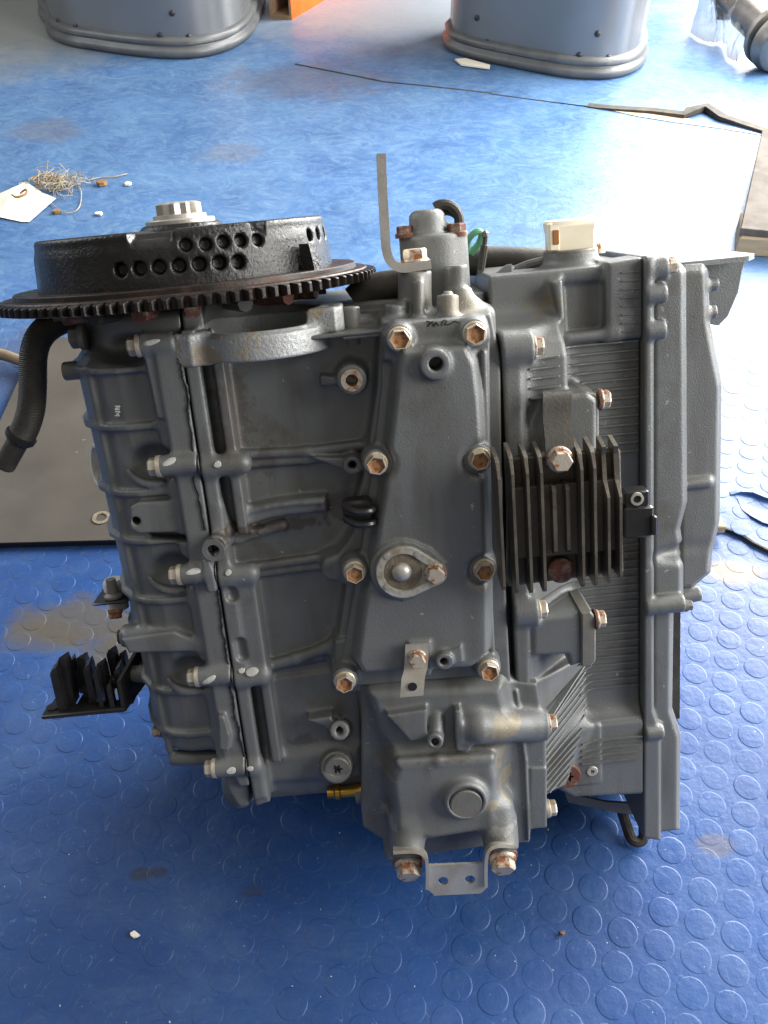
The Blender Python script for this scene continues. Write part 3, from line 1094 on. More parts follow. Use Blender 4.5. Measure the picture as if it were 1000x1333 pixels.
def bolt_mesh(kind):
    """hex head along +Z, seat at z=0"""
    if kind in BOLT:
        return BOLT[kind]
    mb = MB()
    R6 = 0.0065 / math.cos(math.pi / 6)
    if kind == 'dished':
        mb.lathe((0, 0, 0), (0, 0, 1), [(-0.002, 0.0086), (0.0012, 0.0086), (0.0020, 0.0078), (0.0022, 0.0060)], 32, mi=0)
        mb.lathe((0, 0, 0), (0, 0, 1), [(0.0015, R6), (0.0066, R6), (0.0074, R6 * 0.93)], 6, cap1=False, mi=0)
        mb.lathe((0, 0, 0), (0, 0, 1), [(0.0074, R6 * 0.93), (0.0073, R6 * 0.84)], 6, cap0=False, cap1=False, mi=0)
        mb.lathe((0, 0, 0), (0, 0, 1), [(0.0073, R6 * 0.84), (0.0060, R6 * 0.74), (0.0052, R6 * 0.5), (0.0055, 0.0003)], 6, cap0=False, mi=1)
    elif kind == 'hex':
        mb.lathe((0, 0, 0), (0, 0, 1), [(-0.002, 0.0088), (0.0012, 0.0088), (0.0020, 0.0080), (0.0022, 0.0060)], 32)
        mb.lathe((0, 0, 0), (0, 0, 1), [(0.0015, R6), (0.0068, R6), (0.0080, R6 * 0.88), (0.0080, R6 * 0.5)], 6)
    elif kind == 'small':
        mb.lathe((0, 0, 0), (0, 0, 1), [(-0.002, 0.0066), (0.0010, 0.0066), (0.0016, 0.005)], 24)
        mb.lathe((0, 0, 0), (0, 0, 1), [(0.0010, 0.0058), (0.0055, 0.0058), (0.0063, 0.005)], 6)
    me = mb.build('bolt', None, None, angle=30).data
    bpy.data.objects.remove([o for o in bpy.data.objects if o.data == me][0])
    BOLT[kind] = me
    return me


def bolt(pos, axis, kind, mats, parent, scale=1.0, spin=0.0, name='bolt'):
    me = bolt_mesh(kind)
    key = kind + '+'.join(m.name for m in mats)
    if key not in BOLT:
        m2 = me.copy()
        for m in mats:
            m2.materials.append(m)
        BOLT[key] = m2
    o = bpy.data.objects.new(name, BOLT[key])
    COL.objects.link(o)
    o.parent = parent
    o.location = pos
    rot = Vector(axis).to_track_quat('Z', 'Y').to_matrix() @ Matrix.Rotation(spin, 3, 'Z')
    o.rotation_euler = rot.to_euler()
    o.scale = (scale,) * 3
    return o


FRONT, LEFT, RGT, TOPZ = (0, -1, 0), (-1, 0, 0), (1, 0, 0), (0, 0, 1)

# ---- crankcase -----------------------------------------------------
ZT, ZB = zq(150, 480, -0.09), zq(235, 985, -0.09)
V = Vol((-0.135, -0.118, 0.105), (0.0048, 0.075, 0.545), 0.00125)
PROF = [(0.02, -0.088), (-0.046, -0.087), (-0.059, -0.0835), (-0.072, -0.074), (-0.083, -0.058), (-0.091, -0.035), (-0.095, -0.008), (-0.094, 0.03), (-0.08, 0.07), (0.02, 0.07)]


def case(grow, z0, z1, r=0.003):
    def fn(X, Y, Z):
        s_ = 1.0 - 0.10 * (ZT - Z) / (ZT - ZB)
        d2 = poly2(X / s_, Y + 0 * Z, PROF) - grow
        dt = np.maximum(z0 - Z, Z - z1)
        qa, qb = d2 + r, dt + r
        return np.minimum(np.maximum(qa, qb), 0) + np.sqrt(np.maximum(qa, 0) ** 2 + np.maximum(qb, 0) ** 2) - r
    return fn


V.func((-0.1, -0.1, ZB), (0.01, 0.075, ZT), case(0, ZB, ZT + 0.004, 0.006))
for (px, py, g_) in ((160, 482, 0.0042), (165, 557, 0.0042), (190, 642, 0.0042), (200, 705, 0.0042), (212, 783, 0.0042), (222, 838, 0.0050), (232, 902, 0.0042), (245, 957, 0.0042)):
    z = zq(px, py, -0.09)
    V.func((-0.105, -0.105, z - 0.003), (-0.012, 0.075, z + 0.003), case(g_, z - 0.0026, z + 0.0026, 0.0015), k=0.003)
# upright crease rib at the turn of the wall
V.path([(-0.0690, -0.0775, ZT), (-0.0620, -0.0775, ZB)], 0.0030, k=0.003)
# shoulder and neck under the flywheel
V.func((-0.1, -0.1, ZT), (0.01, 0.075, ZT + 0.012), case(-0.006, ZT - 0.004, ZT + 0.012, 0.008), k=0.010)
V.cyl((0.0, 0, ZT), (0.0, 0, 0.541), 0.089, 0.085, r=0.006, k=0.006)
V.ell((-0.040, -0.082, ZT + 0.012), (0.022, 0.018, 0.010), k=0.006, cut=True)
# flange along the joint
V.prism('y', [(-0.0145, ZT + 0.020), (0.02, ZT + 0.02), (0.02, ZB - 0.028), (-0.004, ZB - 0.028), (-0.013, ZB + 0.002)], -0.100, 0.06, r=0.002, k=0.006)
V.prism('y', [(-0.022, ZT + 0.005), (0.0, ZT + 0.005), (0.0, ZB), (-0.020, ZB)], -0.0945, 0.06, r=0.003, k=0.006)
# lower end: bulge, pipe stub
V.cyl(q3(222, 986, -0.075), q3(290, 986, -0.075), mm(11), r=0.0015, k=0.004)
V.ell(q3(316, 1008, -0.050), (0.018, 0.040, 0.021), k=0.01)
V.prism('y', qs([(290, 1000), (322, 1000), (325, 1050), (312, 1052), (296, 1030)], -0.095), -0.095, 0.03, r=0.003, k=0.005)
# through-bolt bosses and the dished pockets round their heads
LB = [(207, 607, 0.0), (234, 748, 0.0), (257, 881, 0.0), (279, 1000, 0.0)]
for px, py, _ in LB[:3]:
    V.ell(q3(px - 10, py - 2, -0.092), (0.020, 0.016, 0.0148), k=0.005, cut=True)
    c = q3(px - 10, py - 3, -0.092)
    V.path([(c[0] - 0.016 + 0.004 * i if False else c[0] + 0.019 * math.cos(a), -0.0885 - 0.001, c[2] + 0.0165 * math.sin(a)) for i, a in enumerate(np.linspace(3.4, 5.0, 7))], 0.0018, k=0.004)
for px, py, _ in LB:
    p = q3(px, py, -0.099)
    V.cyl(p, (0.02, p[1], p[2] + (0.02 - p[0]) * 0.0), mm(13), r=0.0012, k=0.005)
p = q3(181, 450, -0.094)
V.cyl(p, (0.0, p[1], p[2]), mm(13), r=0.001, k=0.003)
V.prism('y', qs([(181, 436), (210, 438), (212, 500), (222, 545), (205, 545)], -0.098), -0.098, -0.06, r=0.001, k=0.003)
# flat bracket pad with its hole
V.prism('y', qs([(170, 660), (180, 654), (242, 650), (252, 692), (180, 694), (170, 688)], -0.093), -0.0945, -0.07, r=0.0015, k=0.002)
V.cyl(*yb(178, 677, -0.10, -0.07, True), mm(5.5), r=0, k=0.001, cut=True)
V.prism('y', qs([(190, 695), (243, 694), (245, 703), (196, 702)], -0.09), -0.10, -0.078, r=0.001, k=0.003, cut=True)
# lug with the round stub at the left
V.cyl(q3(160, 828, -0.075), q3(215, 828, -0.080), mm(15), mm(14), r=0.002, k=0.005)
V.prism('y', qs([(160, 828), (228, 818), (270, 836), (270, 843), (170, 846)], -0.088), -0.0945, -0.06, r=0.002, k=0.006)
# small tab low on the flange
V.prism('y', qs([(284, 932), (292, 932), (300, 960), (298, 978), (286, 975)], -0.106), -0.107, -0.08, r=0.001, k=0.003)
V.prism('y', qs([(262, 730), (272, 726), (284, 770), (270, 772)], -0.107), -0.107, -0.08, r=0.001, k=0.003)
crank = V.mesh('crankcase', M['paint'], eng)
for px, py, _ in LB:
    p = q3(px, py, -0.099)
    bolt((p[0], p[1], p[2]), LEFT, 'hex', [M['zinc']], crank, 0.93, 0.2)
p = q3(181, 450, -0.094)
bolt(p, LEFT, 'hex', [M['zinc']], crank, 0.95)
bolt(q3(108, 438, -0.055), LEFT, 'hex', [M['disc']], crank, 1.15)
bolt(q3(208, 951, -0.06), LEFT, 'small', [M['rust_zinc']], crank, 0.9)
MB().lathe(q3(110, 481, -0.050), LEFT, [(0.0, mm(12)), (0.0145, mm(12)), (0.0155, mm(11))], 24).build('dowel_pin', M['disc'], crank)
# lifting eye peeping out at the left
cup = MB().lathe(q3(129, 605, -0.035), (-0.86, -0.5, 0.1), [(-0.012, 0.0165), (0.002, 0.0175), (0.003, 0.0165), (0.0025, 0.0145), (-0.006, 0.013)], 28).build('side_cap', M['dirtwhite'], crank)
MB().lathe(q3(129, 605, -0.035), (-0.86, -0.5, 0.1), [(-0.0055, 0.0128), (-0.004, 0.012), (-0.004, 0.002)], 24).build('cap_seal', M['sealant'], cup)

# ---- cylinder block ------------------------------------------------
XRING, ZRING0 = xq(338, 440, -0.10), zq(330, 470, -0.112)
V = Vol((0.0062, -0.128, 0.075), (0.232, 0.10, 0.552), 0.00125)
XB = 0.0062
ZTB = zq(380, 450, -0.08)
ZBB = zq(400, 1005, -0.08)
V.prism('y', [(0.0, ZTB + 0.02), (0.24, ZTB + 0.012), (0.24, ZBB - 0.01), (0.0, ZBB - 0.004)], -0.080, 0.09, r=0.004)
# rounded sump edge at the lower end
V.cyl((0.0, -0.052, zq(400, 1012, -0.08)), (0.16, -0.052, zq(400, 1012, -0.08)), 0.030, r=0.002, k=0.006)
V.prism('y', [(0.0, ZBB), (0.16, ZBB), (0.16, ZBB - 0.022), (0.0, ZBB - 0.022)], -0.060, 0.07, r=0.003, k=0.004)
# joint flange, grooves, ribs
z1, z2, z3, z4 = zq(300, 605, -0.1), zq(300, 748, -0.1), zq(310, 881, -0.1), zq(318, 1000, -0.1)
V.prism('y', [(-0.01, ZTB + 0.02), (0.0165, ZTB + 0.02), (0.0165, z4 - 0.03), (-0.01, z4 - 0.035)], -0.100, 0.0, r=0.002, k=0.005)
for za, zb in ((ZTB + 0.02, z1), (z1, z2 + 0.03), (z3, z4)):
    V.prism('y', [(0.0255, za), (0.0335, za), (0.0335, zb), (0.0255, zb)], -0.097, -0.05, r=0.002, k=0.005)
V.prism('y', [(0.0, z2), (0.0330, z2), (0.0330, z3), (0.0, z3)], -0.099, -0.05, r=0.002, k=0.005)
for (px, py) in ((300, 768), (313, 846)):
    c = q3(px, py, -0.10)
    V.caps((c[0], -0.1, c[2] + 0.006), (c[0] + 0.0005, -0.1, c[2] - 0.006), 0.0045, k=0.002, cut=True)
RB = [(322, 604), (333, 747), (348, 880), (338, 998)]
for px, py in RB:
    p = q3(px - 8, py, -0.098)
    V.caps((-0.01, -0.098, p[2] + 0.0), (p[0], -0.096, p[2]), mm(13.5), k=0.006)
# ribs across the dark side panel
def rib(pts, r, Y=-0.081, k=0.005):
    V.path([q3(a, b, Y) for a, b in pts], r, k=k)


rib([(318, 592), (400, 588), (480, 578)], 0.0038, -0.0835, 0.003)
rib([(325, 604), (400, 599), (450, 594)], 0.0030, -0.0825, 0.003)
rib([(330, 738), (430, 724)], 0.0036, -0.0835, 0.003)
rib([(335, 747), (424, 736)], 0.0030, -0.0825, 0.003)
rib([(350, 866), (385, 857), (420, 845), (445, 830)], 0.0044, -0.084, 0.003)
rib([(345, 868), (420, 855)], 0.0028)
rib([(285, 690), (310, 700), (368, 684)], 0.0040, -0.084)
rib([(280, 712), (283, 660)], 0.0040, -0.096)
rib([(300, 690), (283, 655)], 0.0036, -0.090)
# curved pad
V.prism('y', qs([(317, 664), (330, 660), (350, 655), (370, 652), (398, 649), (424, 647), (426, 667), (400, 668), (372, 671), (350, 675), (334, 680), (321, 684)], -0.090), -0.0905, -0.07, r=0.0018, k=0.003, draft=0.1)
V.path([q3(a, b, -0.0905) for a, b in ((322, 668), (345, 661), (370, 657), (395, 655), (420, 654))], 0.0014, k=0.002)
V.caps(q3(322, 660, -0.088), q3(324, 676, -0.088), 0.003, k=0.003)
# threaded bosses
V.cyl(*yb(458, 495, -0.105, -0.07), mm(18), mm(20), r=0.0015, k=0.006)
V.prism('y', qs([(417, 488), (447, 492), (447, 499), (417, 503)], -0.088), -0.090, -0.07, r=0.0012, k=0.003)
V.cyl(*yb(459, 607, -0.099, -0.07), mm(12), r=0.001, k=0.004)
V.prism('y', qs([(404, 595), (450, 596), (452, 612), (440, 609)], -0.092), -0.093, -0.07, r=0.001, k=0.003)
V.cyl(*yb(432, 741, -0.099, -0.07), mm(13), r=0.001, k=0.005)
V.cyl(q3(442, 951, -0.108), q3(442, 946, -0.07), mm(13), mm(18), r=0.001, k=0.006)
V.prism('y', qs([(400, 935), (432, 930), (434, 948)], -0.094), -0.098, -0.07, r=0.001, k=0.003)
V.cyl(q3(438, 999, -0.100), q3(438, 990, -0.06), mm(22), mm(26), r=0.002, k=0.008)
for px, py, r_, Y in ((458, 495, 7, -0.11), (459, 607, 5, -0.11), (432, 741, 5, -0.11), (442, 951, 5, -0.115)):
    V.cyl(*yb(px, py, Y, Y + 0.04, True), mm(r_), r=0, k=0.0008, cut=True)
V.cyl(*yb(280, 712, -0.108, -0.08), mm(15), r=0.001, k=0.004)
V.cyl(*yb(279, 713, -0.115, -0.09, True), mm(7), r=0, k=0.0008, cut=True)
# raised pad the side cover bolts to
PAD = [(497, 418), (640, 410), (652, 470), (655, 700), (665, 895), (436, 902), (432, 862), (443, 820), (452, 762), (428, 752), (424, 730), (440, 722), (452, 708), (462, 690), (466, 650), (476, 615), (484, 560), (491, 510), (494, 465)]
V.prism('y', qs(PAD, -0.0995), -0.0995, -0.06, r=0.002, k=0.006, draft=0.12)
V.prism('y', qs([(436, 835), (452, 832), (455, 890), (438, 890)], -0.104), -0.104, -0.08, r=0.002, k=0.004)
# lower steps of the panel
V.prism('y', qs([(345, 885), (440, 872), (470, 880), (470, 965), (430, 972), (355, 980)], -0.083), -0.0835, -0.06, r=0.002, k=0.004)
V.prism('y', qs([(335, 985), (470, 970), (475, 1010), (335, 1020)], -0.086), -0.087, -0.05, r=0.006, k=0.008)
V.prism('y', qs([(326, 1005), (345, 1003), (352, 1045), (330, 1052)], -0.098), -0.098, -0.05, r=0.003, k=0.005)
# main bearing neck under the flywheel
V.cyl((0.0, 0, ZTB), (0.0, 0, 0.541), 0.089, 0.085, r=0.006, k=0.006)
V.prism('y', [(0.05, ZTB), (0.23, ZTB), (0.23, ZTB + 0.022), (0.05, ZTB + 0.025)], -0.045, 0.09, r=0.004, k=0.004)
# posts on the top deck
V.cyl(q3(540, 412, -0.075), q3(540, 352, -0.075), mm(21), mm(20), r=0.0012, k=0.005)
V.caps(q3(545, 415, -0.092), q3(545, 370, -0.090), mm(7), k=0.004)
V.cyl(q3(514, 418, -0.085), q3(514, 396, -0.085), mm(13), r=0.001, k=0.004)
V.cyl(q3(527, 416, -0.087), q3(527, 391, -0.087), mm(4), r=0.001, k=0.002)
V.cyl(q3(583, 420, -0.095), q3(583, 384, -0.092), mm(13), r=0.001, k=0.005)
V.cyl(q3(583, 383, -0.092), q3(583, 379, -0.092), mm(6), r=0.001, k=0.002)
V.cyl(q3(597, 420, -0.070), q3(597, 374, -0.068), mm(22), mm(16), r=0.002, k=0.006)
V.cyl(q3(594, 376, -0.068), q3(594, 344, -0.068), mm(13.5), r=0.0012, k=0.002)
V.cyl(q3(612, 440, -0.075), q3(606, 392, -0.065), mm(24), mm(18), r=0.003, k=0.008)
V.prism('z', [(0.06, -0.102), (0.15, -0.100), (0.16, -0.03), (0.06, -0.03)], zq(470, 437, -0.1), zq(470, 431, -0.1), r=0.0015, k=0.002)
sx_, sz_ = q(439, 1001, -0.1015)
V.cyl((sx_, -0.112, sz_), (sx_, -0.092, sz_), mm(9.5), r=0, k=0.0008, cut=True)
V.cyl((XRING, -0.066, ZRING0 + 0.006), (XRING, -0.066, 0.56), 0.0435, r=0, k=0.002, cut=True)
block = V.mesh('cylinder_block', M['paint_block'], eng)

# oily stubs sit in the sockets
def disc(px, py, Y, r, t, m, parent, name, axis=FRONT, n=32, hole=0.0):
    prof = [(-0.006, mm(r)), (t - 0.001, mm(r)), (t, mm(r) - 0.001)]
    mb = MB().lathe(q3(px, py, Y), axis, prof, n)
    return mb.build(name, m, parent)


MB().lathe(q3(458, 495, -0.1045), FRONT, [(0.0, mm(14)), (0.0018, mm(13)), (0.0018, mm(7.5)), (-0.012, mm(7))], 28, cap0=False).build('thread_insert', M['rust_zinc'], block)
MB().lathe(q3(432, 741, -0.0985), FRONT, [(0.0, mm(10)), (0.001, mm(9)), (0.001, mm(5)), (-0.01, mm(5))], 24, cap0=False).build('thread_insert', M['disc'], block)


def torx(px, py, Y, r, m, parent, name='plug'):
    """flat round plug with a six-lobed socket"""
    n = 36
    c = Vector(q3(px, py, Y))
    R_ = mm(r)

    def ring(rf, y):
        return [(c.x + rf(i) * math.cos(2 * math.pi * i / n), c.y + y, c.z + rf(i) * math.sin(2 * math.pi * i / n)) for i in range(n)]
    lobe = lambda i: R_ * (0.36 + 0.10 * math.cos(6 * 2 * math.pi * i / n))
    MB().rings([ring(lambda i: R_, 0.006), ring(lambda i: R_, 0.0005), ring(lambda i: R_ - 0.001, -0.0008), ring(lobe, -0.0008), ring(lambda i: lobe(i) * 0.95, 0.005)]).build(name, m, parent)


torx(439, 1001, -0.1015, 18, M['disc'], block)
# gasket sealant squeezed out of the joint
SEAM = [(231, 466), (236, 480), (238, 492), (243, 508), (245, 528), (244, 545), (249, 570), (251, 600), (253, 626), (257, 645), (261, 668), (267, 690)]
SEAM2 = [(283, 768), (284, 782), (288, 800), (289, 818), (293, 834), (294, 850), (298, 868), (299, 892), (303, 908), (304, 930), (310, 946), (311, 962), (318, 985)]
for S in (SEAM, SEAM2):
    pts = []
    for a, b in S:
        x, z = q(a, b, -0.1005)
        bulge = 0.0
        pts.append((0.0055 + (x - 0.0055) * 0.9 + random.uniform(-.0005, .0005), -0.1003, z))
    sp = smooth_path(pts, 5)
    MB().tube([(p.x + random.uniform(-.0004, .0004), p.y, p.z) for p in sp], [random.uniform(0.0006, 0.0013) for _ in sp], 6).build('gasket_bead', M['sealant'], block)
for k_, (px, py) in enumerate(((251, 606), (258, 747), (298, 881), (306, 1000))):
    z = q(px, py, -0.1)[1]
    MB().tube([(0.0055, -0.098 - mm(13) * math.cos(t) - 0.0004, z + mm(13) * math.sin(t)) for t in np.linspace(-1.3, 1.3, 11)], 0.0009, 6).build('gasket_bead', M['sealant'], block)


def dab(px, py, Y, w, h, name='paint_mark', m=None, parent=None, tilt=0.0, cyl=None):
    """dab of marking paint following a boss (cyl = centre Y, z, radius) or lying on a flat face"""
    n = 18
    x0, z0 = q(px, py, Y)
    mb = MB()
    rings = []
    for f, l in ((1.0, 0.0), (0.85, 0.0006), (0.4, 0.0008)):
        rg = []
        for i in range(n):
            a = 2 * math.pi * i / n
            wob = 1.12 + 0.09 * math.sin(2 * a + px) + 0.06 * math.sin(3 * a + py)
            dx, dz = mm(w) / 2 * math.cos(a) * f * wob, mm(h) / 2 * math.sin(a) * f * wob
            dx, dz = dx * math.cos(tilt) - dz * math.sin(tilt), dx * math.sin(tilt) + dz * math.cos(tilt)
            y = Y
            if cyl:
                yc, zc, rc = cyl
                t = np.clip((z0 + dz - zc) / rc, -0.95, 0.95)
                y = yc - rc * math.sqrt(1 - t * t)
            rg.append((x0 + dx, y - l + 0.0002, z0 + dz))
        rings.append(rg)
    return mb.rings(rings, cap0=False).build(name, m or M['white'], parent or block)


def bossdab(px, py, w, h, bpx, bpy, tilt=0.0, R=13.0, par=None, Yc=-0.099):
    dab(px, py, -0.107, w, h, tilt=tilt, parent=par or crank, cyl=(Yc, q(bpx, bpy, Yc)[1], mm(R)))


bossdab(220, 602, 17, 7, 207, 607, 0.3)
bossdab(252, 745, 18, 7, 234, 748, 0.05)
bossdab(272, 886, 19, 8, 257, 881, 0.5)
bossdab(301, 1004, 13, 9, 279, 1000, 0.1)
bossdab(195, 447, 20, 6, 181, 450, 0.1, 13, None, -0.094)
for px, py, w, h, by in ((282, 607, 9, 7, 604), (296, 749, 7, 7, 747), (313, 877, 9, 9, 880), (327, 880, 15, 9, 880), (325, 1005, 9, 6, 998)):
    p = q(300, by, -0.098)
    dab(px, py, -0.110, w, h, cyl=(-0.0975, p[1] - 0.0, mm(13.5)))

# pivot boss standing on the joint
MB().lathe(q3(280, 712, -0.100), FRONT, [(-0.01, mm(16)), (0.0075, mm(15)), (0.0085, mm(14)), (0.0085, mm(8)), (-0.006, mm(7.5))], 32).build('pivot_boss', M['paint'], block)
# brass hose nipple
c = q3(462, 1029, -0.085)
MB().lathe(c, LEFT, [(-0.01, mm(9)), (0.001, mm(9)), (0.0015, mm(8.5)), (0.012, mm(8.2)), (0.013, mm(10.5)), (0.0165, mm(10.5)), (0.018, mm(8)), (0.0235, mm(7.8)), (0.0235, mm(5)), (0.005, mm(4.5))], 28).build('brass_nipple', M['brass'], eng)

# ---- side cover ----------------------------------------------------
V = Vol((0.085, -0.134, 0.225), (0.235, -0.0992, 0.545), 0.0011)
FACE = [(524, 458), (606, 452), (617, 475), (623, 520), (628, 600), (634, 760), (634, 850), (622, 868), (475, 876), (466, 862), (474, 800), (488, 730), (502, 640), (511, 560), (519, 490)]
V.prism('y', qs(FACE, -0.122), -0.122, -0.098, r=0.003, draft=0.36)
V.prism('y', qs([(505, 424), (632, 417), (638, 440), (641, 880), (452, 895), (441, 880), (456, 800), (470, 720), (485, 610), (497, 500), (496, 446)], -0.1065), -0.1055, -0.098, r=0.0015, k=0.003)
V.prism('y', qs([(500, 436), (515, 420), (632, 412), (636, 440), (610, 452), (512, 470), (500, 470)], -0.112), -0.112, -0.098, r=0.003, k=0.005)
CB = [(520, 441), (618, 434), (490, 603), (624, 597), (462, 744), (630, 741), (449, 886), (636, 871)]
for i, (px, py) in enumerate(CB):
    if i not in (0, 1, 6):
        bx_, bz_ = q(px, py, -0.1165)
        V.cyl((bx_, -0.140, bz_), (bx_, -0.1125, bz_), mm(24), mm(19), r=0.001, k=0.006, cut=True)
    V.cyl(*yb(px, py, -0.1165, -0.098), mm(16.5), mm(19), r=0.0015, k=0.004)
V.cyl(*yb(567, 475, -0.129, -0.115), mm(18), mm(19), r=0.0018, k=0.004)
V.cyl(*yb(568, 475, -0.14, -0.112, True), mm(8), r=0, k=0.0012, cut=True)
V.cyl(*yb(579, 862, -0.130, -0.115), mm(11.5), r=0.001, k=0.003)
V.cyl(*yb(578, 863, -0.14, -0.115, True), mm(5), r=0, k=0.0008, cut=True)
V.prism('y', qs([(580, 850), (601, 842), (603, 862), (582, 868)], -0.1255), -0.1255, -0.115, r=0.001, k=0.003)
V.prism('y', qs([(533, 838), (560, 836), (562, 880), (532, 884)], -0.125), -0.1245, -0.115, r=0.002, k=0.004)
# raised land and pocket for the retainer plate
V.cyl(*yb(524, 743, -0.1245, -0.11), mm(40), r=0.0015, k=0.001)
V.prism('y', qs([(524, 703), (560, 714), (582, 735), (582, 752), (560, 766), (524, 783)], -0.1245), -0.1245, -0.11, r=0.0015, k=0.001)
# bead along the right edge
V.path([q3(630, 460, -0.108), q3(634, 580, -0.108)], 0.0022, k=0.002)
V.path([q3(637, 760, -0.108), q3(641, 850, -0.108)], 0.0022, k=0.002)
cover = V.mesh('side_cover', M['paint'], eng)
for i, (px, py) in enumerate(CB):
    bolt(q3(px, py, -0.1165), FRONT, 'dished', [M['zinc'], M['rust']], cover, 1.0, 0.25 + 0.4 * i)

# retainer plate with ball and clamp bolt
n = 40
hull = []
c1, c2 = Vector((*q(525, 744, -0.126),)), Vector((*q(566, 746, -0.126),))


def hullring(r1, r2, y):
    out = []
    for i in range(n):
        a = 2 * math.pi * i / n
        d = Vector((math.cos(a), math.sin(a)))
        s1, s2 = (c1 + d * r1), (c2 + d * r2)
        s_ = s1 if d.dot(c1) + r1 >= d.dot(c2) + r2 else s2
        out.append((s_.x, y, s_.y))
    return out


plate = MB().rings([hullring(mm(34), mm(15), -0.1245), hullring(mm(34), mm(15), -0.1280), hullring(mm(33), mm(14), -0.1288), hullring(mm(25), mm(5), -0.1288), hullring(mm(24), mm(4), -0.1262)]).build('retainer_plate', M['alu'], eng)
ground_in = MB().lathe(q3(525, 744, -0.1262), FRONT, [(0, mm(23.5)), (0.0006, mm(23.5)), (0.0007, mm(12))], 28).build('pocket_floor', M['grime'], plate)
c = Vector(q3(523, 744, -0.1262))
MB().lathe(c, FRONT, [(0.0, mm(12.5)), (0.002, mm(12)), (0.004, mm(9.5)), (0.0055, mm(6)), (0.0062, mm(2))], 28).build('ball_stud', M['steel'], plate)
bolt(q3(567, 746, -0.1288), FRONT, 'hex', [M['rust_zinc']], plate, 0.92, 0.5)
for a_ in (2.4, 3.9, 0.9):
    cc = Vector(q3(525 + 29 * math.cos(a_), 744 - 29 * math.sin(a_), -0.1288))
    MB().lathe(cc, FRONT, [(-0.001, 0.0022), (0.0006, 0.0022), (0.0008, 0.001)], 12).build('rivet', M['steel'], plate)

# small strap on the cover
b0 = q3(541, 838, -0.1255)


def strap(name, pts, width, t, m, parent, side=(1, 0, 0), hole=None):
    """flat bar bent along pts"""
    P = [Vector(p) for p in pts]
    sd = Vector(side) * width / 2
    rs = []
    for i, p in enumerate(P):
        tg = (P[min(i + 1, len(P) - 1)] - P[max(i - 1, 0)]).normalized()
        nn = tg.cross(Vector(side)).normalized() * t / 2
        bz = 0.12 * t
        rs.append([p - sd - nn, p + sd - nn, p + sd + nn, p - sd + nn])
    return MB().rings(rs).build(name, m, parent, angle=40)


sp = strap('wire_clip', [q3(543, 838, -0.1275), q3(542, 862, -0.1275), q3(541, 872, -0.1285), q3(538, 882, -0.1325), q3(536, 906, -0.1335)], mm(30), 0.0018, M['steel'], eng)
bolt(q3(543, 857, -0.1285), FRONT, 'hex', [M['rust_zinc']], sp, 0.85, 0.1)
MB().lathe(q3(537, 894, -0.1347), FRONT, [(0.0, mm(6)), (0.0002, mm(6))], 20).build('hole', M['sealant'], sp)
# black hose clip on the left edge of the cover
ck = Vector(q3(466, 666, -0.112))
clip = MB()
clip.box((ck.x - 0.011, ck.y - 0.004, ck.z - 0.009), (ck.x + 0.011, ck.y + 0.012, ck.z + 0.009), 0.002)
clip = clip.build('hose_clip', M['black'], eng)
for dz in (-0.0055, 0.0045):
    MB().tube(smooth_path([(ck.x - 0.010, ck.y - 0.004, ck.z + dz + 0.003), (ck.x - 0.002, ck.y - 0.010, ck.z + dz - 0.001), (ck.x + 0.008, ck.y - 0.009, ck.z + dz - 0.002), (ck.x + 0.0125, ck.y - 0.003, ck.z + dz - 0.002)]), 0.0028, 8).build('clip_jaw', M['black'], clip)

# ---- lower housing -------------------------------------------------
V = Vol((0.095, -0.140, 0.055), (0.262, -0.03, 0.262), 0.0011)
V.prism('y', qs([(470, 890), (655, 884), (700, 890), (712, 960), (712, 1078), (692, 1080), (690, 1098), (640, 1102), (502, 1122), (498, 1094), (470, 1076)], -0.098), -0.098, -0.035, r=0.003)
V.prism('y', qs([(484, 905), (650, 898), (662, 945), (648, 985), (520, 995), (498, 950)], -0.111), -0.111, -0.09, r=0.004, k=0.006, draft=0.7)
V.prism('y', qs([(520, 997), (640, 990), (645, 1015), (640, 1080), (560, 1092), (520, 1075), (512, 1020)], -0.1235), -0.1235, -0.09, r=0.004, k=0.008, draft=0.45)
V.prism('y', qs([(503, 932), (556, 924), (556, 962), (534, 966)], -0.120), -0.1200, -0.10, r=0.0015, k=0.004)
V.caps(q3(568, 934, -0.110), q3(567, 962, -0.118), mm(10), k=0.003)
V.cyl(q3(568, 955, -0.112), q3(566, 966, -0.1265), mm(11), r=0.001, k=0.002)
V.cyl(q3(566, 967, -0.130), q3(567, 963, -0.117), mm(5), r=0, k=0.0008, cut=True)
V.prism('y', qs([(592, 926), (600, 924), (602, 966), (612, 968), (611, 979), (594, 978)], -0.121), -0.1210, -0.10, r=0.0012, k=0.003)
V.caps(q3(622, 945, -0.112), q3(690, 943, -0.098), mm(24), mm(22), k=0.008)
V.cyl(q3(668, 943, -0.096), q3(712, 942, -0.096), mm(22), r=0.0015, k=0.004)
V.cyl(*yb(607, 1045, -0.1315, -0.11), mm(29), mm(33), r=0.0025, k=0.005)
V.cyl(*yb(607, 1045, -0.14, -0.1285, True), mm(23), r=0, k=0.001, cut=True)
V.caps(q3(528, 1068, -0.112), q3(530, 1098, -0.118), mm(20), k=0.01)
V.cyl(q3(528, 1070, -0.106), q3(531, 1116, -0.124), mm(22), mm(22), r=0.002, k=0.008)
V.caps(q3(650, 1050, -0.110), q3(651, 1090, -0.118), mm(20), k=0.012)
V.cyl(q3(650, 1060, -0.106), q3(653, 1106, -0.124), mm(22), mm(23), r=0.002, k=0.008)
V.path([q3(520, 992, -0.120), q3(570, 989, -0.1205), q3(638, 986, -0.1195)], 0.003, k=0.005)
V.path([q3(672, 900, -0.099), q3(684, 990, -0.0995), q3(688, 1092, -0.099)], 0.0015, k=0.002)
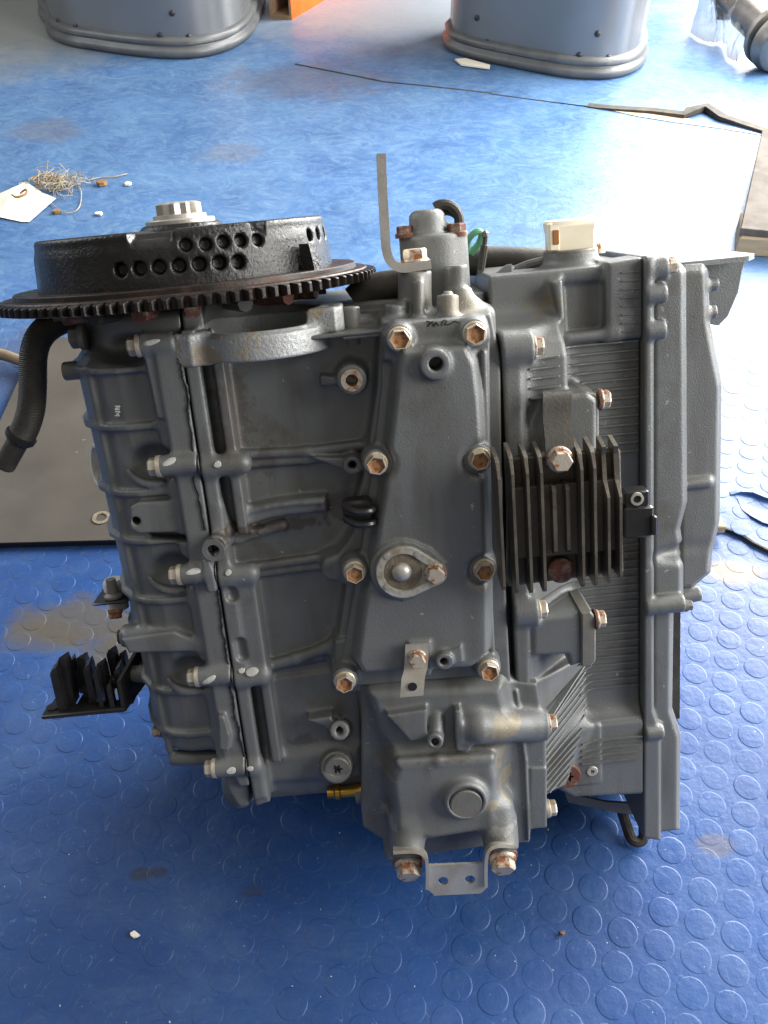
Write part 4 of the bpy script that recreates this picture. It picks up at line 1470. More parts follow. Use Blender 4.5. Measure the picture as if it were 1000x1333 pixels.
V.prism('y', qs([(690, 1000), (712, 1000), (712, 1078), (690, 1080)], -0.0995), -0.0995, -0.05, r=0.0015, k=0.002)
lower = V.mesh('lower_housing', M['paint_lower'], eng)
MB().lathe(q3(607, 1046, -0.1290), FRONT, [(-0.001, mm(22)), (0.0012, mm(22)), (0.002, mm(20.5)), (0.0021, mm(2))], 36).build('core_plug', M['disc'], lower)
MB().lathe(q3(463, 1034, -0.085), RGT, [(0, mm(13)), (0.006, mm(13)), (0.007, mm(11))], 20).build('nipple_seat', M['disc'], lower)


def patch(name, pts, Y, m, parent, amp=0.0004):
    """thin crust of dirt or peeled paint lying on a face"""
    P = [Vector(q3(a, b, Y)) for a, b in pts]
    P = smooth_path([*P, P[0]], 4)[:-1]
    P = [p + Vector((random.uniform(-1, 1), 0, random.uniform(-1, 1))) * 0.0009 for p in P]
    return MB().sheet(P, FRONT, amp).build(name, m, parent, smooth=False)


# bracket at the bottom
Yb = -0.1275
bpts = [(508, 1112), (545, 1110), (556, 1116), (558, 1150), (562, 1161), (628, 1158), (632, 1150), (630, 1112), (640, 1103), (668, 1102), (668, 1118), (644, 1120), (640, 1128)]
xz = lambda a, b: q3(a, b, Yb)
br = empty('bottom_bracket', (0, 0, 0), eng)


def barsheet(pts, t, name, m, parent, Y):
    P = [q3(a, b, Y) for a, b in pts]
    return MB().sheet(P, FRONT, t, 0.0004).build(name, m, parent, angle=40)


lowp = q3(594, 1140, Yb)
# centre tongue with two holes: built as a frame round the holes
tongue = [(556, 1127), (634, 1124), (634, 1156), (626, 1163), (566, 1166), (557, 1158)]
cx = [(577, 1147), (612, 1145)]


def holed(pts, holes, hr, t, Y, name, m, parent):
    import bmesh
    bm = bmesh.new()
    outer = [bm.verts.new(q3(a, b, Y)) for a, b in pts]
    es = [bm.edges.new((outer[i], outer[(i + 1) % len(outer)])) for i in range(len(outer))]
    for h in holes:
        c = q3(*h, Y)
        vs = [bm.verts.new((c[0] + hr * math.cos(2 * math.pi * i / 20), c[1], c[2] + hr * math.sin(2 * math.pi * i / 20))) for i in range(20)]
        es += [bm.edges.new((vs[i], vs[(i + 1) % 20])) for i in range(20)]
    bmesh.ops.triangle_fill(bm, use_beauty=True, use_dissolve=False, edges=es)
    r = bmesh.ops.extrude_face_region(bm, geom=bm.faces[:])
    bmesh.ops.translate(bm, vec=(0, t, 0), verts=[v for v in r['geom'] if isinstance(v, bmesh.types.BMVert)])
    bmesh.ops.recalc_face_normals(bm, faces=bm.faces)
    me = bpy.data.meshes.new(name)
    bm.to_mesh(me)
    bm.free()
    return link(name, me, m, parent, True, 35)


bracket = holed(tongue, cx, mm(7), 0.0025, -0.1375, 'bracket', M['steel'], eng)
bpy.data.objects.remove(br)
for side, xs in ((-1, (556, 548, 540, 512)), (1, (632, 638, 646, 668))):
    yb_ = (1127, 1112, 1106, 1107) if side < 0 else (1124, 1106, 1099, 1099)
    pth = [q3(xs[0] - side * 2, yb_[0] + 30, -0.1365), q3(xs[0] - side * 2, yb_[0], -0.1365), q3(xs[1] - side * 3, yb_[1] + 2, -0.1365), q3(xs[1], yb_[2], -0.1345)]
    pth = [q3(xs[0], yb_[0] + 28, -0.135), q3(xs[0], yb_[0], -0.135), q3(xs[0] + side * 3, yb_[1], -0.135), q3(xs[2], yb_[2], -0.134), q3(xs[3], yb_[3], -0.133)]
    strap('bracket_arm', smooth_path(pth, 4), 0.012, 0.0028, M['steel'], bracket, side=(0, 0.93, -0.36))
for px, py in ((531, 1126), (653, 1118)):
    ax_ = (0, -0.90, -0.44)
    c = q3(px, py - 6, -0.1245)
    MB().lathe(c, ax_, [(0.0, mm(22)), (0.0022, mm(22)), (0.003, mm(20))], 30).build('washer', M['redrust'], bracket)
    bolt(tuple(Vector(c) + Vector(ax_) * 0.004), ax_, 'hex', [M['rust_zinc']], bracket, 1.32, 0.3)

# ---- cylinder head -------------------------------------------------
XH0 = xq(690, 600, -0.094)
XH1 = xq(736, 600, -0.052)
XH2 = 0.3465
YPAN = -0.050
V = Vol((0.2325, -0.125, 0.07), (XH2, 0.09, 0.565), 0.00125)
zt, zb = zq(790, 345, YPAN), zq(790, 1030, YPAN)
V.prism('y', [(0.2, zt), (0.4, zt), (0.4, zb), (0.2, zb + 0.03)], YPAN, 0.085, r=0.003)
# side that falls away to the right
zs0, zs1 = zq(690, 452, -0.09), zq(690, 900, -0.09)
V.prism('z', [(0.2, -0.094), (XH0 - 0.012, -0.094), (XH0, -0.088), (XH1 - 0.008, -0.058), (XH1 + 0.008, -0.046), (XH1 + 0.01, 0.05), (0.2, 0.05)], zs1 - 0.03, zs0 + 0.012, r=0.004, k=0.008)
# lower shoulder facing right, cut away on a slant below
XS0, XS1 = xq(698, 950, -0.092), xq(760, 900, -0.052)
V.prism('z', [(0.2, -0.0925), (XS0, -0.0925), (XS1, -0.056), (XS1 + 0.002, 0.0), (0.2, 0.0)], zq(700, 1040, -0.09), zq(750, 858, -0.06), r=0.002, k=0.003)
V.prism('y', qs([(762, 925), (742, 975), (718, 1042), (740, 1080), (810, 1000), (810, 930)], -0.06), -0.12, -0.0505, r=0.0, k=0.002, cut=True)
# the panel swells out towards its foot
V.prism('y', [(0.2, zq(790, 945, -0.062)), (0.4, zq(790, 940, -0.062)), (0.4, zb), (xq(745, 1000, -0.06), zb + 0.005)], -0.062, 0.0, r=0.003, k=0.022)
# flange strip next to the side cover
V.prism('y', qs([(640, 440), (684, 440), (686, 620), (690, 900), (640, 900)], -0.097), -0.097, -0.05, r=0.002, k=0.005)
V.prism('y', qs([(655, 470), (680, 470), (682, 620), (657, 620)], -0.101), -0.1005, -0.05, r=0.003, k=0.005)
# bolt bosses lying across
for px0, px1, py, r_ in ((640, 693, 456, 20), (655, 699, 797, 20), (665, 700, 943, 20)):
    Yc = -0.094
    V.cyl(q3(px0, py, Yc), q3(px1, py - (px1 - px0) * 0.09, Yc), mm(r_), r=0.0015, k=0.006)
# top shoulder sloping up and back
yz = [(-0.090, zq(650, 470, -0.09)), (-0.082, zq(650, 452, -0.085)), (-0.060, zq(650, 420, -0.06)), (-0.015, zq(650, 372, -0.015)), (0.010, zq(650, 352, 0.01)), (0.09, zq(650, 350, 0.01)), (0.09, 0.4), (-0.09, 0.4)]
V.prism('x', yz, 0.19, XH1 - 0.004, r=0.004, k=0.008)
V.caps(q3(635, 392, -0.036), q3(720, 384, -0.036), 0.0025, k=0.003)
V.prism('x', [(-0.06, zq(650, 420, -0.06)), (-0.015, zq(650, 352, -0.015)), (0.01, zq(650, 352, -0.015)), (0.0, 0.4), (-0.05, 0.4)], xq(652, 370, -0.03), xq(667, 370, -0.03), r=0.001, k=0.002) if False else None
# pocket and framed ribbed land at the upper right
V.prism('y', qs([(735, 372), (792, 368), (796, 428), (738, 434)], -0.05), -0.07, -0.044, r=0.003, k=0.010, cut=True)
V.prism('y', qs([(790, 342), (840, 334), (840, 440), (790, 446)], -0.056), -0.0565, -0.02, r=0.004, k=0.005)
V.caps(q3(740, 440, -0.052), q3(800, 434, -0.052), 0.004, k=0.006)
V.prism('y', qs([(719, 368), (731, 364), (734, 415), (728, 418)], -0.058), -0.062, -0.02, r=0.002, k=0.006)
# round seat for the cream cap
cz0, cz1 = zq(745, 372, -0.02), zq(745, 326, -0.02)
cxX = xq(746, 340, -0.02)
V.cyl((cxX, -0.012, cz0 - 0.01), (cxX, -0.012, cz1), mm(36), mm(35), r=0.002, k=0.007)
# cover blocks on the side: upper (behind the strap) and lower
V.prism('y', qs([(712, 518), (766, 512), (778, 520), (778, 592), (700, 600)], -0.104), -0.104, -0.05, r=0.004, k=0.005)
V.caps(q3(690, 575, -0.085), q3(712, 560, -0.092), 0.010, k=0.010)
V.prism('y', qs([(692, 804), (758, 797), (762, 862), (742, 868), (738, 852), (692, 854)], -0.096), -0.0975, -0.05, r=0.004, k=0.005)
HF = V.front()
head = V.mesh('cylinder_head', M['paint_head'], eng)
for px, py, Yc, m in ((694, 451, -0.094, 'rust_zinc'), (700, 793, -0.094, 'zinc'), (713, 941, -0.096, 'rust_zinc'), (713, 1052, -0.085, 'zinc')):
    bolt(q3(px, py, Yc), RGT, 'hex', [M[m]], head, 0.92, 0.3)
for pts, bp, nm in (([(764, 511), (776, 512), (780, 522), (780, 580), (766, 582)], (781, 520), 'end_plate'), ([(757, 798), (769, 796), (776, 804), (776, 860), (770, 868), (757, 868)], (776, 806), 'end_plate')):
    MB().sheet([q3(a, b, -0.1) for a, b in pts], (0, 1, 0), 0.045, 0.0012).build(nm, M['disc'], head, angle=40)
    bolt(q3(*bp, -0.094), RGT, 'hex', [M['rust_zinc']], head, 0.9, 0.4)
    MB().lathe(q3(bp[0] - 3, bp[1], -0.094), RGT, [(0.0, mm(14)), (0.0018, mm(14))], 24).build('washer', M['redrust'], head)


# fine ribs across the head
def fine_rib(x0, x1, z, parent, t=0.0022, pr=0.0038):
    n_ = max(2, int((x1 - x0) / 0.004) + 1)
    xs = [x for x in np.linspace(x0, x1, n_) if HF(x, z) > -0.0955]
    n_ = len(xs)
    if n_ < 3:
        return None
    ys = [HF(x, z) for x in xs]
    ys = [ys[0]] + [(ys[i - 1] + 2 * ys[i] + ys[i + 1]) / 4 for i in range(1, n_ - 1)] + [ys[-1]]
    rs = [[(x, y + 0.003, z - t / 2), (x, y - pr, z - t / 4), (x, y - pr, z + t / 4), (x, y + 0.003, z + t / 2)] for x, y in zip(xs, ys)]
    return MB().rings(rs).build('rib', M['paint'], parent, smooth=False)


def slope_poly(x0, x1):
    k_ = [(XH0 - 0.006, -0.0915), (XH0, -0.0880), (XH1 - 0.008, -0.058), (XH1 - 0.002, -0.0530), (XH1 + 0.004, YPAN), (XH2 - 0.001, YPAN)]
    return [p for p in k_ if x0 - 1e-6 <= p[0] <= x1 + 1e-6]


zz = np.linspace(zq(790, 446, YPAN), zq(790, 893, YPAN), 42)
for i, z in enumerate(zz):
    ypx = 446 + (893 - 446) * i / 41
    if 582 < ypx < 690:
        continue
    fine_rib(XH1 + 0.006, XH2 - 0.001, z, head)
    if ypx < 512 or 735 < ypx < 792:
        fine_rib(XH0 - 0.002, XH1 + 0.006, z, head, 0.0021, 0.0034)
for y_ in (353, 364, 375, 386, 397, 408, 419, 430):
    a, b = q(809, y_ + 2, -0.0565), q(838, y_, -0.0565)
    MB().rings([[(a[0], -0.055, a[1] - .0006), (a[0], -0.0578, a[1] - .0003), (a[0], -0.0578, a[1] + .0003), (a[0], -0.055, a[1] + .0006)],
                [(XH2 - .001, -0.055, a[1] - .0006), (XH2 - .001, -0.0578, a[1] - .0003), (XH2 - .001, -0.0578, a[1] + .0003), (XH2 - .001, -0.055, a[1] + .0006)]]).build('rib', M['paint'], head, smooth=False)
for y_ in (958, 968, 977, 986):
    a = q(756, y_ + 6, -0.062)
    fine_rib(a[0], XH2 - 0.001, a[1], head)
# slanting ribs on the lower shoulder
def shoulder_y(x):
    return -0.0925 + (x - XS0) / (XS1 - XS0) * (0.0925 - 0.056)


xc_line = lambda z: XS1 - 0.001
za, zb_ = zq(757, 866, -0.056), zq(716, 1030, -0.085)
for i in range(18):
    zr = za - i * 0.0064                        # height at the right-hand edge of the shoulder
    p0_, p1_ = [XS0 + 0.001, zr - 0.031], [XS1 - 0.0005, zr]
    # stop at the slanted cut
    cA, cB = Vector(q(762, 925, -0.06)), Vector(q(718, 1042, -0.06))
    pts_ = []
    for t in np.linspace(0, 1, 25):
        x, z = p0_[0] + t * (p1_[0] - p0_[0]), p0_[1] + t * (p1_[1] - p0_[1])
        e_ = cB - cA
        if e_.x * (z - cA.y) - e_.y * (x - cA.x) < 0 or z > cA.y:
            if z > zb_:
                pts_.append((x, z))
    if len(pts_) < 3:
        continue
    rs = []
    for x, z in (pts_[0], pts_[-1]):
        y = min(HF(x, z), -0.05)
        d_ = Vector((0.55, 0, -0.83)) * 0.0011
        nn2 = Vector((0.72, -0.70, 0))
        c_ = Vector((x, y, z))
        rs.append([c_ - d_ - nn2 * 0.002, c_ - d_ * 0.45 + nn2 * 0.0022, c_ + d_ * 0.45 + nn2 * 0.0022, c_ + d_ - nn2 * 0.002])
    MB().rings(rs).build('rib', M['paint'], head, smooth=False)
torx(739, 1011, -0.070, 20, M['redrust'], head)
torx(771, 1004, -0.0635, 9, M['alu'], head, 'socket_screw')

# cream cap on its seat
cap = MB()
cw = mm(32)
cap.rings([[(cxX + sx * mm(30) * f, -0.012 + sy * mm(24) * f, cz1 + h) for sx, sy in ((-.85, -1), (.85, -1), (1, -.8), (1, .8), (.85, 1), (-.85, 1), (-1, .8), (-1, -.8))]
           for f, h in ((0.90, -0.001), (0.97, 0.002), (0.97, mm(20)), (1.03, mm(30)), (1.05, mm(35)), (0.98, mm(38)), (0.7, mm(39)))])
cap.box((cxX - mm(33), -0.012 - mm(25), cz1 + 0.0005), (cxX - mm(18), -0.012 - mm(10), cz1 + mm(37)), 0.0015)
cap = cap.build('cream_cap', M['cap'], eng, angle=40)
p = q3(724, 309, -0.012 - mm(25) - 0.0004)
MB().box((p[0] - mm(4), p[1] - 0.0004, p[2] - mm(9)), (p[0] + mm(4), p[1] + 0.002, p[2] + mm(9)), 0.0005).build('label', M['brown'], cap)
MB().lathe((cxX, -0.012, cz1 - 0.004), TOPZ, [(0, mm(35)), (0.004, mm(35)), (0.005, mm(33)), (0.005, mm(5))], 36).build('cap_base', M['disc'], cap)
bolt((cxX + mm(40), 0.0, cz1 - 0.003), TOPZ, 'small', [M['rust_zinc']], eng, 1.0)

# ---- head cover ----------------------------------------------------
V = Vol((XH2 + 0.0008, -0.085, 0.012), (0.455, 0.10, 0.572), 0.00125)
V.prism('y', qs([(830, 336), (853, 334), (853, 925), (862, 952), (862, 1097), (830, 1092)], -0.063), -0.063, 0.08, r=0.001, ch=0.003)
V.prism('y', qs([(845, 346), (890, 343), (897, 352), (898, 655), (889, 690), (893, 715), (893, 782), (880, 790), (878, 925), (889, 958), (888, 1085), (845, 1090)], -0.056), -0.056, 0.08, r=0.001, k=0.002, ch=0.0055)
V.prism('y', qs([(880, 345), (919, 343), (926, 352), (928, 418), (944, 500), (941, 680), (931, 722), (929, 748), (903, 770), (880, 772)], -0.041), -0.041, 0.08, r=0.001, k=0.002, ch=0.006)
for px0, px1, py, r_, Yc in ((838, 868, 350, 15, -0.054), (838, 867, 384, 12, -0.060), (838, 866, 431, 12, -0.060), (838, 890, 789, 13, -0.060), (838, 863, 953, 12, -0.060)):
    V.cyl(q3(px0, py, Yc), q3(px1, py - (px1 - px0) * 0.09, Yc), mm(r_), r=0.002, k=0.003)
V.caps(q3(895, 630, -0.041), q3(921, 627, -0.041), mm(8), k=0.003)
V.cyl(q3(880, 778, -0.035), q3(912, 772, -0.035), mm(11), r=0.002, k=0.003)
V.ell(q3(905, 720, -0.056), (0.03, 0.013, 0.008), k=0.006, cut=True)
V.cyl(q3(880, 372, -0.03), q3(934, 370, -0.03), mm(9), r=0.001, k=0.003)
V.cyl(q3(880, 408, -0.03), q3(932, 406, -0.03), mm(9), r=0.001, k=0.003)
hc = V.mesh('head_cover', M['paint'], eng)
bolt(q3(868, 346, -0.054), RGT, 'small', [M['rust_zinc']], hc, 1.1)
bolt(q3(893, 788, -0.058), RGT, 'small', [M['disc']], hc, 0.8)

# carrying flange above the head cover, with its gusset
zf = zq(900, 336, 0.0)
fl = MB()
xL, xR = xq(860, 340, 0.0), xq(974, 336, 0.0)
fl.rings([[(xL, -0.035, zf - 0.004), (xR - 0.012, -0.030, zf - 0.004), (xR, -0.012, zf - 0.004), (xR, 0.05, zf - 0.004), (xL, 0.05, zf - 0.004)],
          [(xL, -0.035, zf), (xR - 0.012, -0.030, zf), (xR, -0.012, zf), (xR, 0.05, zf), (xL, 0.05, zf)]])
fl = fl.build('carrier_flange', M['paint'], eng, smooth=False)
MB().sheet([q3(a, b, 0.012) for a, b in ((890, 342), (972, 339), (967, 352), (962, 380), (948, 412), (936, 424), (900, 418))], (0, 1, 0), 0.004, 0.001).build('gusset', M['paint'], fl, angle=40)

# struts and hose under the head
ul = MB().sheet([q3(a, b, -0.01) for a, b in ((735, 1032), (790, 1044), (832, 1046), (834, 1062), (800, 1058), (740, 1045))], (0, 1, 0), 0.003, 0.0005).build('lower_strut', M['disc'], eng)
MB().lathe(q3(804, 1022, -0.015), FRONT, [(0, mm(9)), (0.003, mm(9))], 20).build('button', M['disc'], ul)
MB().tube(smooth_path([q3(760, 1026, -0.01), q3(800, 1024, -0.012), q3(832, 1030, -0.012)]), 0.006, 10).build('breather_hose', M['rubber'], eng)
lh = MB().tube(smooth_path([q3(808, 1050, 0.0), q3(816, 1075, 0.0), q3(824, 1094, -0.01), q3(838, 1090, -0.01), q3(836, 1050, 0.0)]), 0.0055, 10).build('lower_hose', M['rubber'], eng)
# rubber seal strip behind the lower cover
MB().sheet([q3(a, b, 0.005) for a, b in ((862, 800), (886, 790), (885, 935), (866, 940))], (0, 1, 0), 0.05).build('back_plate', M['rubber'], eng)

# ---- heat sink -----------------------------------------------------
hs = MB()
YB, YF = -0.128, -0.1485
bp_ = [(662, 597), (808, 586), (812, 745), (662, 764)]
hs.sheet([q3(a, b, YB) for a, b in bp_], (0, 1, 0), 0.012, 0.001)
heat = hs.build('heat_sink', M['fin'], eng, smooth=False)
MB().sheet([q3(a, b, YB - 0.008) for a, b in ((668, 636), (800, 624), (806, 716), (668, 728))], (0, 1, 0), 0.0085, 0.0005).build('core', M['fin'], heat, smooth=False)


def fin(xt, xb, yt, yb, long_=True, chip=False):
    """one upright cooling fin: thin plate with sloping ends"""
    zt_, zb_ = zq(xt, yt, YF), zq(xb, yb, YF)
    x_ = (xq(xt, yt, YF) + xq(xb, yb, YF)) / 2
    w_ = 0.0012
    lo_t = 0.010
    if long_:
        prof = [(YB + 0.008, zb_ - 0.0), (YF + 0.004, zb_ - 0.003), (YF, zb_ + 0.001), (YF, zt_ - 0.012), (YF + 0.006, zt_ - 0.002), (YF + 0.012, zt_ + 0.001), (YB + 0.008, zt_ + 0.004)]
        if chip:
            prof = [(YB + 0.008, zb_), (YF + 0.001, zb_ - 0.001), (YF, zb_ + 0.002), (YF, zt_ - 0.034), (YF + 0.010, zt_ - 0.024), (YF + 0.013, zt_ - 0.006), (YF + 0.011, zt_), (YB + 0.008, zt_ + 0.004)]
    else:
        prof = [(YB, zb_), (YF + 0.008, zb_), (YF + 0.0045, zb_ + 0.003), (YF + 0.0045, zt_ - 0.003), (YF + 0.008, zt_), (YB, zt_)]
    rs = []
    for s_, ii in ((-w_ * 1.25, 0.0006), (-w_, 0.0), (w_, 0.0), (w_ * 1.25, 0.0006)):
        rs.append([(x_ + (s_ * (1.0 if y > YF + 0.003 else 0.75)), y + (ii if y < YF + 0.01 else 0), z) for y, z in prof])
    MB().rings(rs).build('fin', M['fin'], heat, smooth=False)


for xt, xb, yt, yb in ((651, 655, 602, 766), (668, 673, 596, 770), (687, 692, 595, 770), (705, 710, 594, 768)):
    fin(xt, xb, yt, yb)
for xt, xb, yt, yb in ((723, 726, 637, 726), (741, 743, 634, 724)):
    fin(xt, xb, yt, yb, False)
for xt, xb, yt, yb, ch in ((757, 761, 590, 762, False), (774, 777, 588, 760, False), (791, 795, 587, 758, True), (806, 811, 586, 752, True)):
    fin(xt, xb, yt, yb, True, ch)
bolt(q3(729, 598, -0.1385), FRONT, 'hex', [M['rust_zinc']], heat, 1.05, 0.2)
MB().lathe(q3(730, 742, -0.133), FRONT, [(-0.002, mm(16)), (0.002, mm(16)), (0.004, mm(12)), (0.0045, mm(3))], 24).build('screw_head', M['redrust'], heat)
# strap holding it
M['strapdark'] = mat('dark_worn_strap', (0.055, 0.053, 0.047), (0.085, 0.075, 0.06), 0.5, 0.2, 40, 0.4, 0.7, bump=0.4, bscale=400)
strap('mounting_strap', smooth_path([q3(726, 514, -0.104), q3(726, 512, -0.110), q3(725, 522, -0.1165), q3(725, 545, -0.121), q3(728, 575, -0.130), q3(729, 606, -0.1385)], 5), mm(34), 0.004, M['strapdark'], eng)
# plug at its right side
pk = Vector(q3(820, 668, -0.125))
plug = MB()
plug.box((pk.x - 0.006, pk.y - 0.006, pk.z - 0.018), (pk.x + 0.016, pk.y + 0.012, pk.z + 0.006), 0.0015)
plug = plug.build('plug_socket', M['black'], eng)
MB().box((pk.x + 0.0135, pk.y - 0.009, pk.z - 0.016), (pk.x + 0.0175, pk.y + 0.006, pk.z - 0.001), 0.001).build('latch', M['black'], plug)
MB().box((pk.x - 0.004, pk.y - 0.004, pk.z + 0.004), (pk.x + 0.013, pk.y + 0.010, pk.z + 0.0175), 0.001).build('connector_body', M['black'], plug)
MB().lathe((pk.x + 0.004, pk.y - 0.0035, pk.z + 0.012), FRONT, [(0, 0.005), (0.002, 0.0048), (0.0022, 0.003), (0.0, 0.0028)], 16).build('terminal', M['steel'], plug)

# ---- flywheel ------------------------------------------------------
FD = 0.1155
zF = ZR + 0.0065
zTop = ZR + 0.042
V = Vol((-0.13, -0.13, ZR - 0.004), (0.13, 0.13, ZR + 0.066), 0.00125)
V.cyl((0, 0, zF - 0.006), (0, 0, zTop - 0.002), FD, FD - 0.003, r=0.008, k=0)
V.cyl((0, 0, zTop - 0.010), (0, 0, zTop + 0.002), FD - 0.010, FD - 0.016, r=0.003, k=0.004)
# raised lands on the rim, with gaps
for a0_, a1_ in ((-2.75, -1.72), (-1.45, -0.95), (-0.85, 0.1), (0.6, 2.0), (2.3, 3.2)):
    pl = [((FD - 0.004) * math.cos(a), (FD - 0.004) * math.sin(a)) for a in np.linspace(a0_, a1_, 14)] + [(0.06 * math.cos(a), 0.06 * math.sin(a)) for a in np.linspace(a1_, a0_, 8)]
    V.prism('z', pl, zTop - 0.008, zTop + 0.0035, r=0.003, k=0.003)
V.cyl((0, 0, zTop), (0, 0, zTop + 0.007), 0.034, 0.030, r=0.002, k=0.004)
def on_drum(px, py, R=FD):
    """point of the drum wall seen at that pixel (engine frame)"""
    d = ray(px, py)
    o = CAM - ORIGIN
    o = np.array([o @ EX, o @ EY, o @ EZ])
    d = np.array([d @ EX, d @ EY, d @ EZ])
    A_, B_, C_ = d[0] ** 2 + d[1] ** 2, 2 * (o[0] * d[0] + o[1] * d[1]), o[0] ** 2 + o[1] ** 2 - R * R
    t = (-B_ - math.sqrt(max(B_ * B_ - 4 * A_ * C_, 0))) / (2 * A_)
    return o + d * t


HOLES = [(155, 352), (180, 350), (206, 348), (233, 346), (260, 344), (287, 342), (312, 341), (242, 319), (269, 318), (293, 315), (316, 313), (339, 312), (408, 306), (419, 304), (427, 303)]
for px, py in HOLES:
    p = on_drum(px, py)
    nrm = np.array([p[0], p[1], 0]) / FD
    r_ = 0.0052 if py > 330 else 0.0046
    V.cyl(p + nrm * 0.006, p - nrm * 0.009, r_, r_ * 0.9, r=0.002, k=0.0015, cut=True)
fly = V.mesh('flywheel', M['flywheel'], eng)
MB().lathe((0, 0, ZR), TOPZ, [(-0.0045, 0.06), (-0.0045, 0.1425), (0.0035, 0.1425), (0.0045, 0.1415), (0.0048, 0.134), (0.0078, 0.1335), (0.0085, 0.1325), (0.0085, 0.10)], 160).build('ring_gear', M['gear'], fly, angle=30)
NT = 100
tm = None
for i in range(NT):
    a = 2 * math.pi * i / NT
    if tm is None:
        mb = MB()
        hw0, hw1 = 0.0022, 0.0011
        rs = []
        for x, w, c_ in ((0.1405, 0.0034, 0.0), (0.1450, 0.0029, 0.0), (0.1482, 0.0019, 0.0004), (0.1494, 0.0011, 0.0010)):
            rs.append([(x, -w, -0.0044 + c_), (x, w, -0.0044 + c_), (x, w, 0.0034 - c_ * 1.5), (x, -w, 0.0034 - c_ * 1.5)])
        o = mb.rings(rs).build('tooth', M['gear'], fly, smooth=False)
        tm = o.data
    else:
        o = bpy.data.objects.new('tooth', tm)
        COL.objects.link(o)
        o.parent = fly
    o.location = (0, 0, ZR)
    o.rotation_euler = (0, 0, a)
# timing lug
p = on_drum(399, 338, 0.1175)
a = math.atan2(p[1], p[0])
ct, st_ = math.cos(a), math.sin(a)


def pol(r, t, z):
    return (r * ct - t * st_, r * st_ + t * ct, z)


zl = ZR + 0.008
MB().rings([[pol(0.116, -0.006, zl), pol(0.127, -0.004, zl), pol(0.127, 0.004, zl), pol(0.116, 0.016, zl)],
            [pol(0.116, -0.005, zl + 0.019), pol(0.1235, -0.0035, zl + 0.019), pol(0.1235, 0.001, zl + 0.019), pol(0.116, 0.004, zl + 0.019)]]).build('timing_lug', M['flywheel'], fly, smooth=False)
# hub washer and bolt
MB().lathe((0, 0, zTop + 0.006), TOPZ, [(0, 0.0270), (0.0035, 0.0270), (0.0045, 0.0260), (0.0045, 0.018)], 48).build('hub_washer', M['steel'], fly)
mb = MB()
nn_ = 48
rr = lambda i: 0.0165 + 0.0012 * math.cos(12 * 2 * math.pi * i / nn_)
zb0 = zTop + 0.0105
mb.rings([[(0.021 * math.cos(2 * math.pi * i / nn_), 0.021 * math.sin(2 * math.pi * i / nn_), zb0) for i in range(nn_)],
          [(0.0205 * math.cos(2 * math.pi * i / nn_), 0.0205 * math.sin(2 * math.pi * i / nn_), zb0 + 0.003) for i in range(nn_)],
          [(rr(i) * math.cos(2 * math.pi * i / nn_), rr(i) * math.sin(2 * math.pi * i / nn_), zb0 + 0.0035) for i in range(nn_)],
          [(rr(i) * math.cos(2 * math.pi * i / nn_), rr(i) * math.sin(2 * math.pi * i / nn_), zb0 + 0.011) for i in range(nn_)],
          [(0.8 * rr(i) * math.cos(2 * math.pi * i / nn_), 0.8 * rr(i) * math.sin(2 * math.pi * i / nn_), zb0 + 0.0125) for i in range(nn_)]])
mb.build('hub_bolt', M['steel'], fly, angle=35)
MB().lathe((0, 0, ZR - 0.035), TOPZ, [(0, 0.04), (0.04, 0.04)], 32).build('shaft', M['gear'], fly)
# stator coils glimpsed under the ring gear
for i in range(18):
    a = 2 * math.pi * i / 18
    MB().tube([(0.075 * math.cos(a), 0.075 * math.sin(a), ZR - 0.009), (0.108 * math.cos(a), 0.108 * math.sin(a), ZR - 0.009)], 0.006, 8).build('stator_coil', M['redrust'] if i % 3 else M['rubber'], eng)

# ---- starter mount ring --------------------------------------------
V = Vol((0.0, -0.13, 0.46), (0.16, -0.005, 0.545), 0.0011)
cY = -0.066
cX = xq(338, 440, -0.10) - 0.000
zr1, zr0 = zq(330, 436, -0.112), zq(330, 470, -0.112)
V.cyl((cX, cY, zr0), (cX, cY, zr1), 0.0510, 0.0500, r=0.0015)
V.cyl((cX, cY + 0.002, zr1 - 0.003), (cX, cY + 0.004, zr1 + 0.011), 0.0490, 0.0455, r=0.001, k=0.003)
V.prism('x', [(-0.13, zr1 + 0.001), (-0.085, zr1 + 0.001), (-0.03, zr1 + 0.011), (0.02, zr1 + 0.02), (-0.13, zr1 + 0.03)], -0.01, 0.17, r=0, k=0.002, cut=True)
V.cyl((cX, cY, zr1 - 0.003), (cX, cY, zr1 + 0.002), 0.0475, 0.0470, r=0.001, k=0.002)
lx = xq(240, 440, -0.09)
V.prism('z', [(lx - 0.011, -0.098), (lx + 0.006, -0.104), (lx + 0.022, -0.095), (lx + 0.022, -0.055), (lx - 0.009, -0.062)], zr0 - 0.002, zr1 + 0.004, r=0.003, k=0.005)
rx = xq(430, 418, -0.085)
V.prism('z', [(rx - 0.020, -0.092), (rx + 0.004, -0.095), (rx + 0.010, -0.088), (rx + 0.010, -0.055), (rx - 0.02, -0.05)], zr0 + 0.012, zr1 + 0.012, r=0.003, k=0.005)
V.cyl((cX, cY, zr0 - 0.01), (cX, cY, zr1 + 0.02), 0.0425, r=0, k=0.0012, cut=True)
V.cyl((lx + 0.001, -0.088, zr1 - 0.01), (lx + 0.001, -0.088, zr1 + 0.01), 0.0035, r=0, k=0.001, cut=True)
V.cyl((rx - 0.001, -0.078, zr1 - 0.006), (rx - 0.001, -0.078, zr1 + 0.02), 0.0035, r=0, k=0.001, cut=True)
ring_mount = V.mesh('starter_mount', M['cast'], eng)
MB().box((xq(446, 436, -0.095), -0.098, zq(470, 440, -0.097)), (xq(505, 432, -0.095), -0.06, zq(470, 434, -0.097)), 0.001).build('mount_rail', M['cast'], ring_mount)

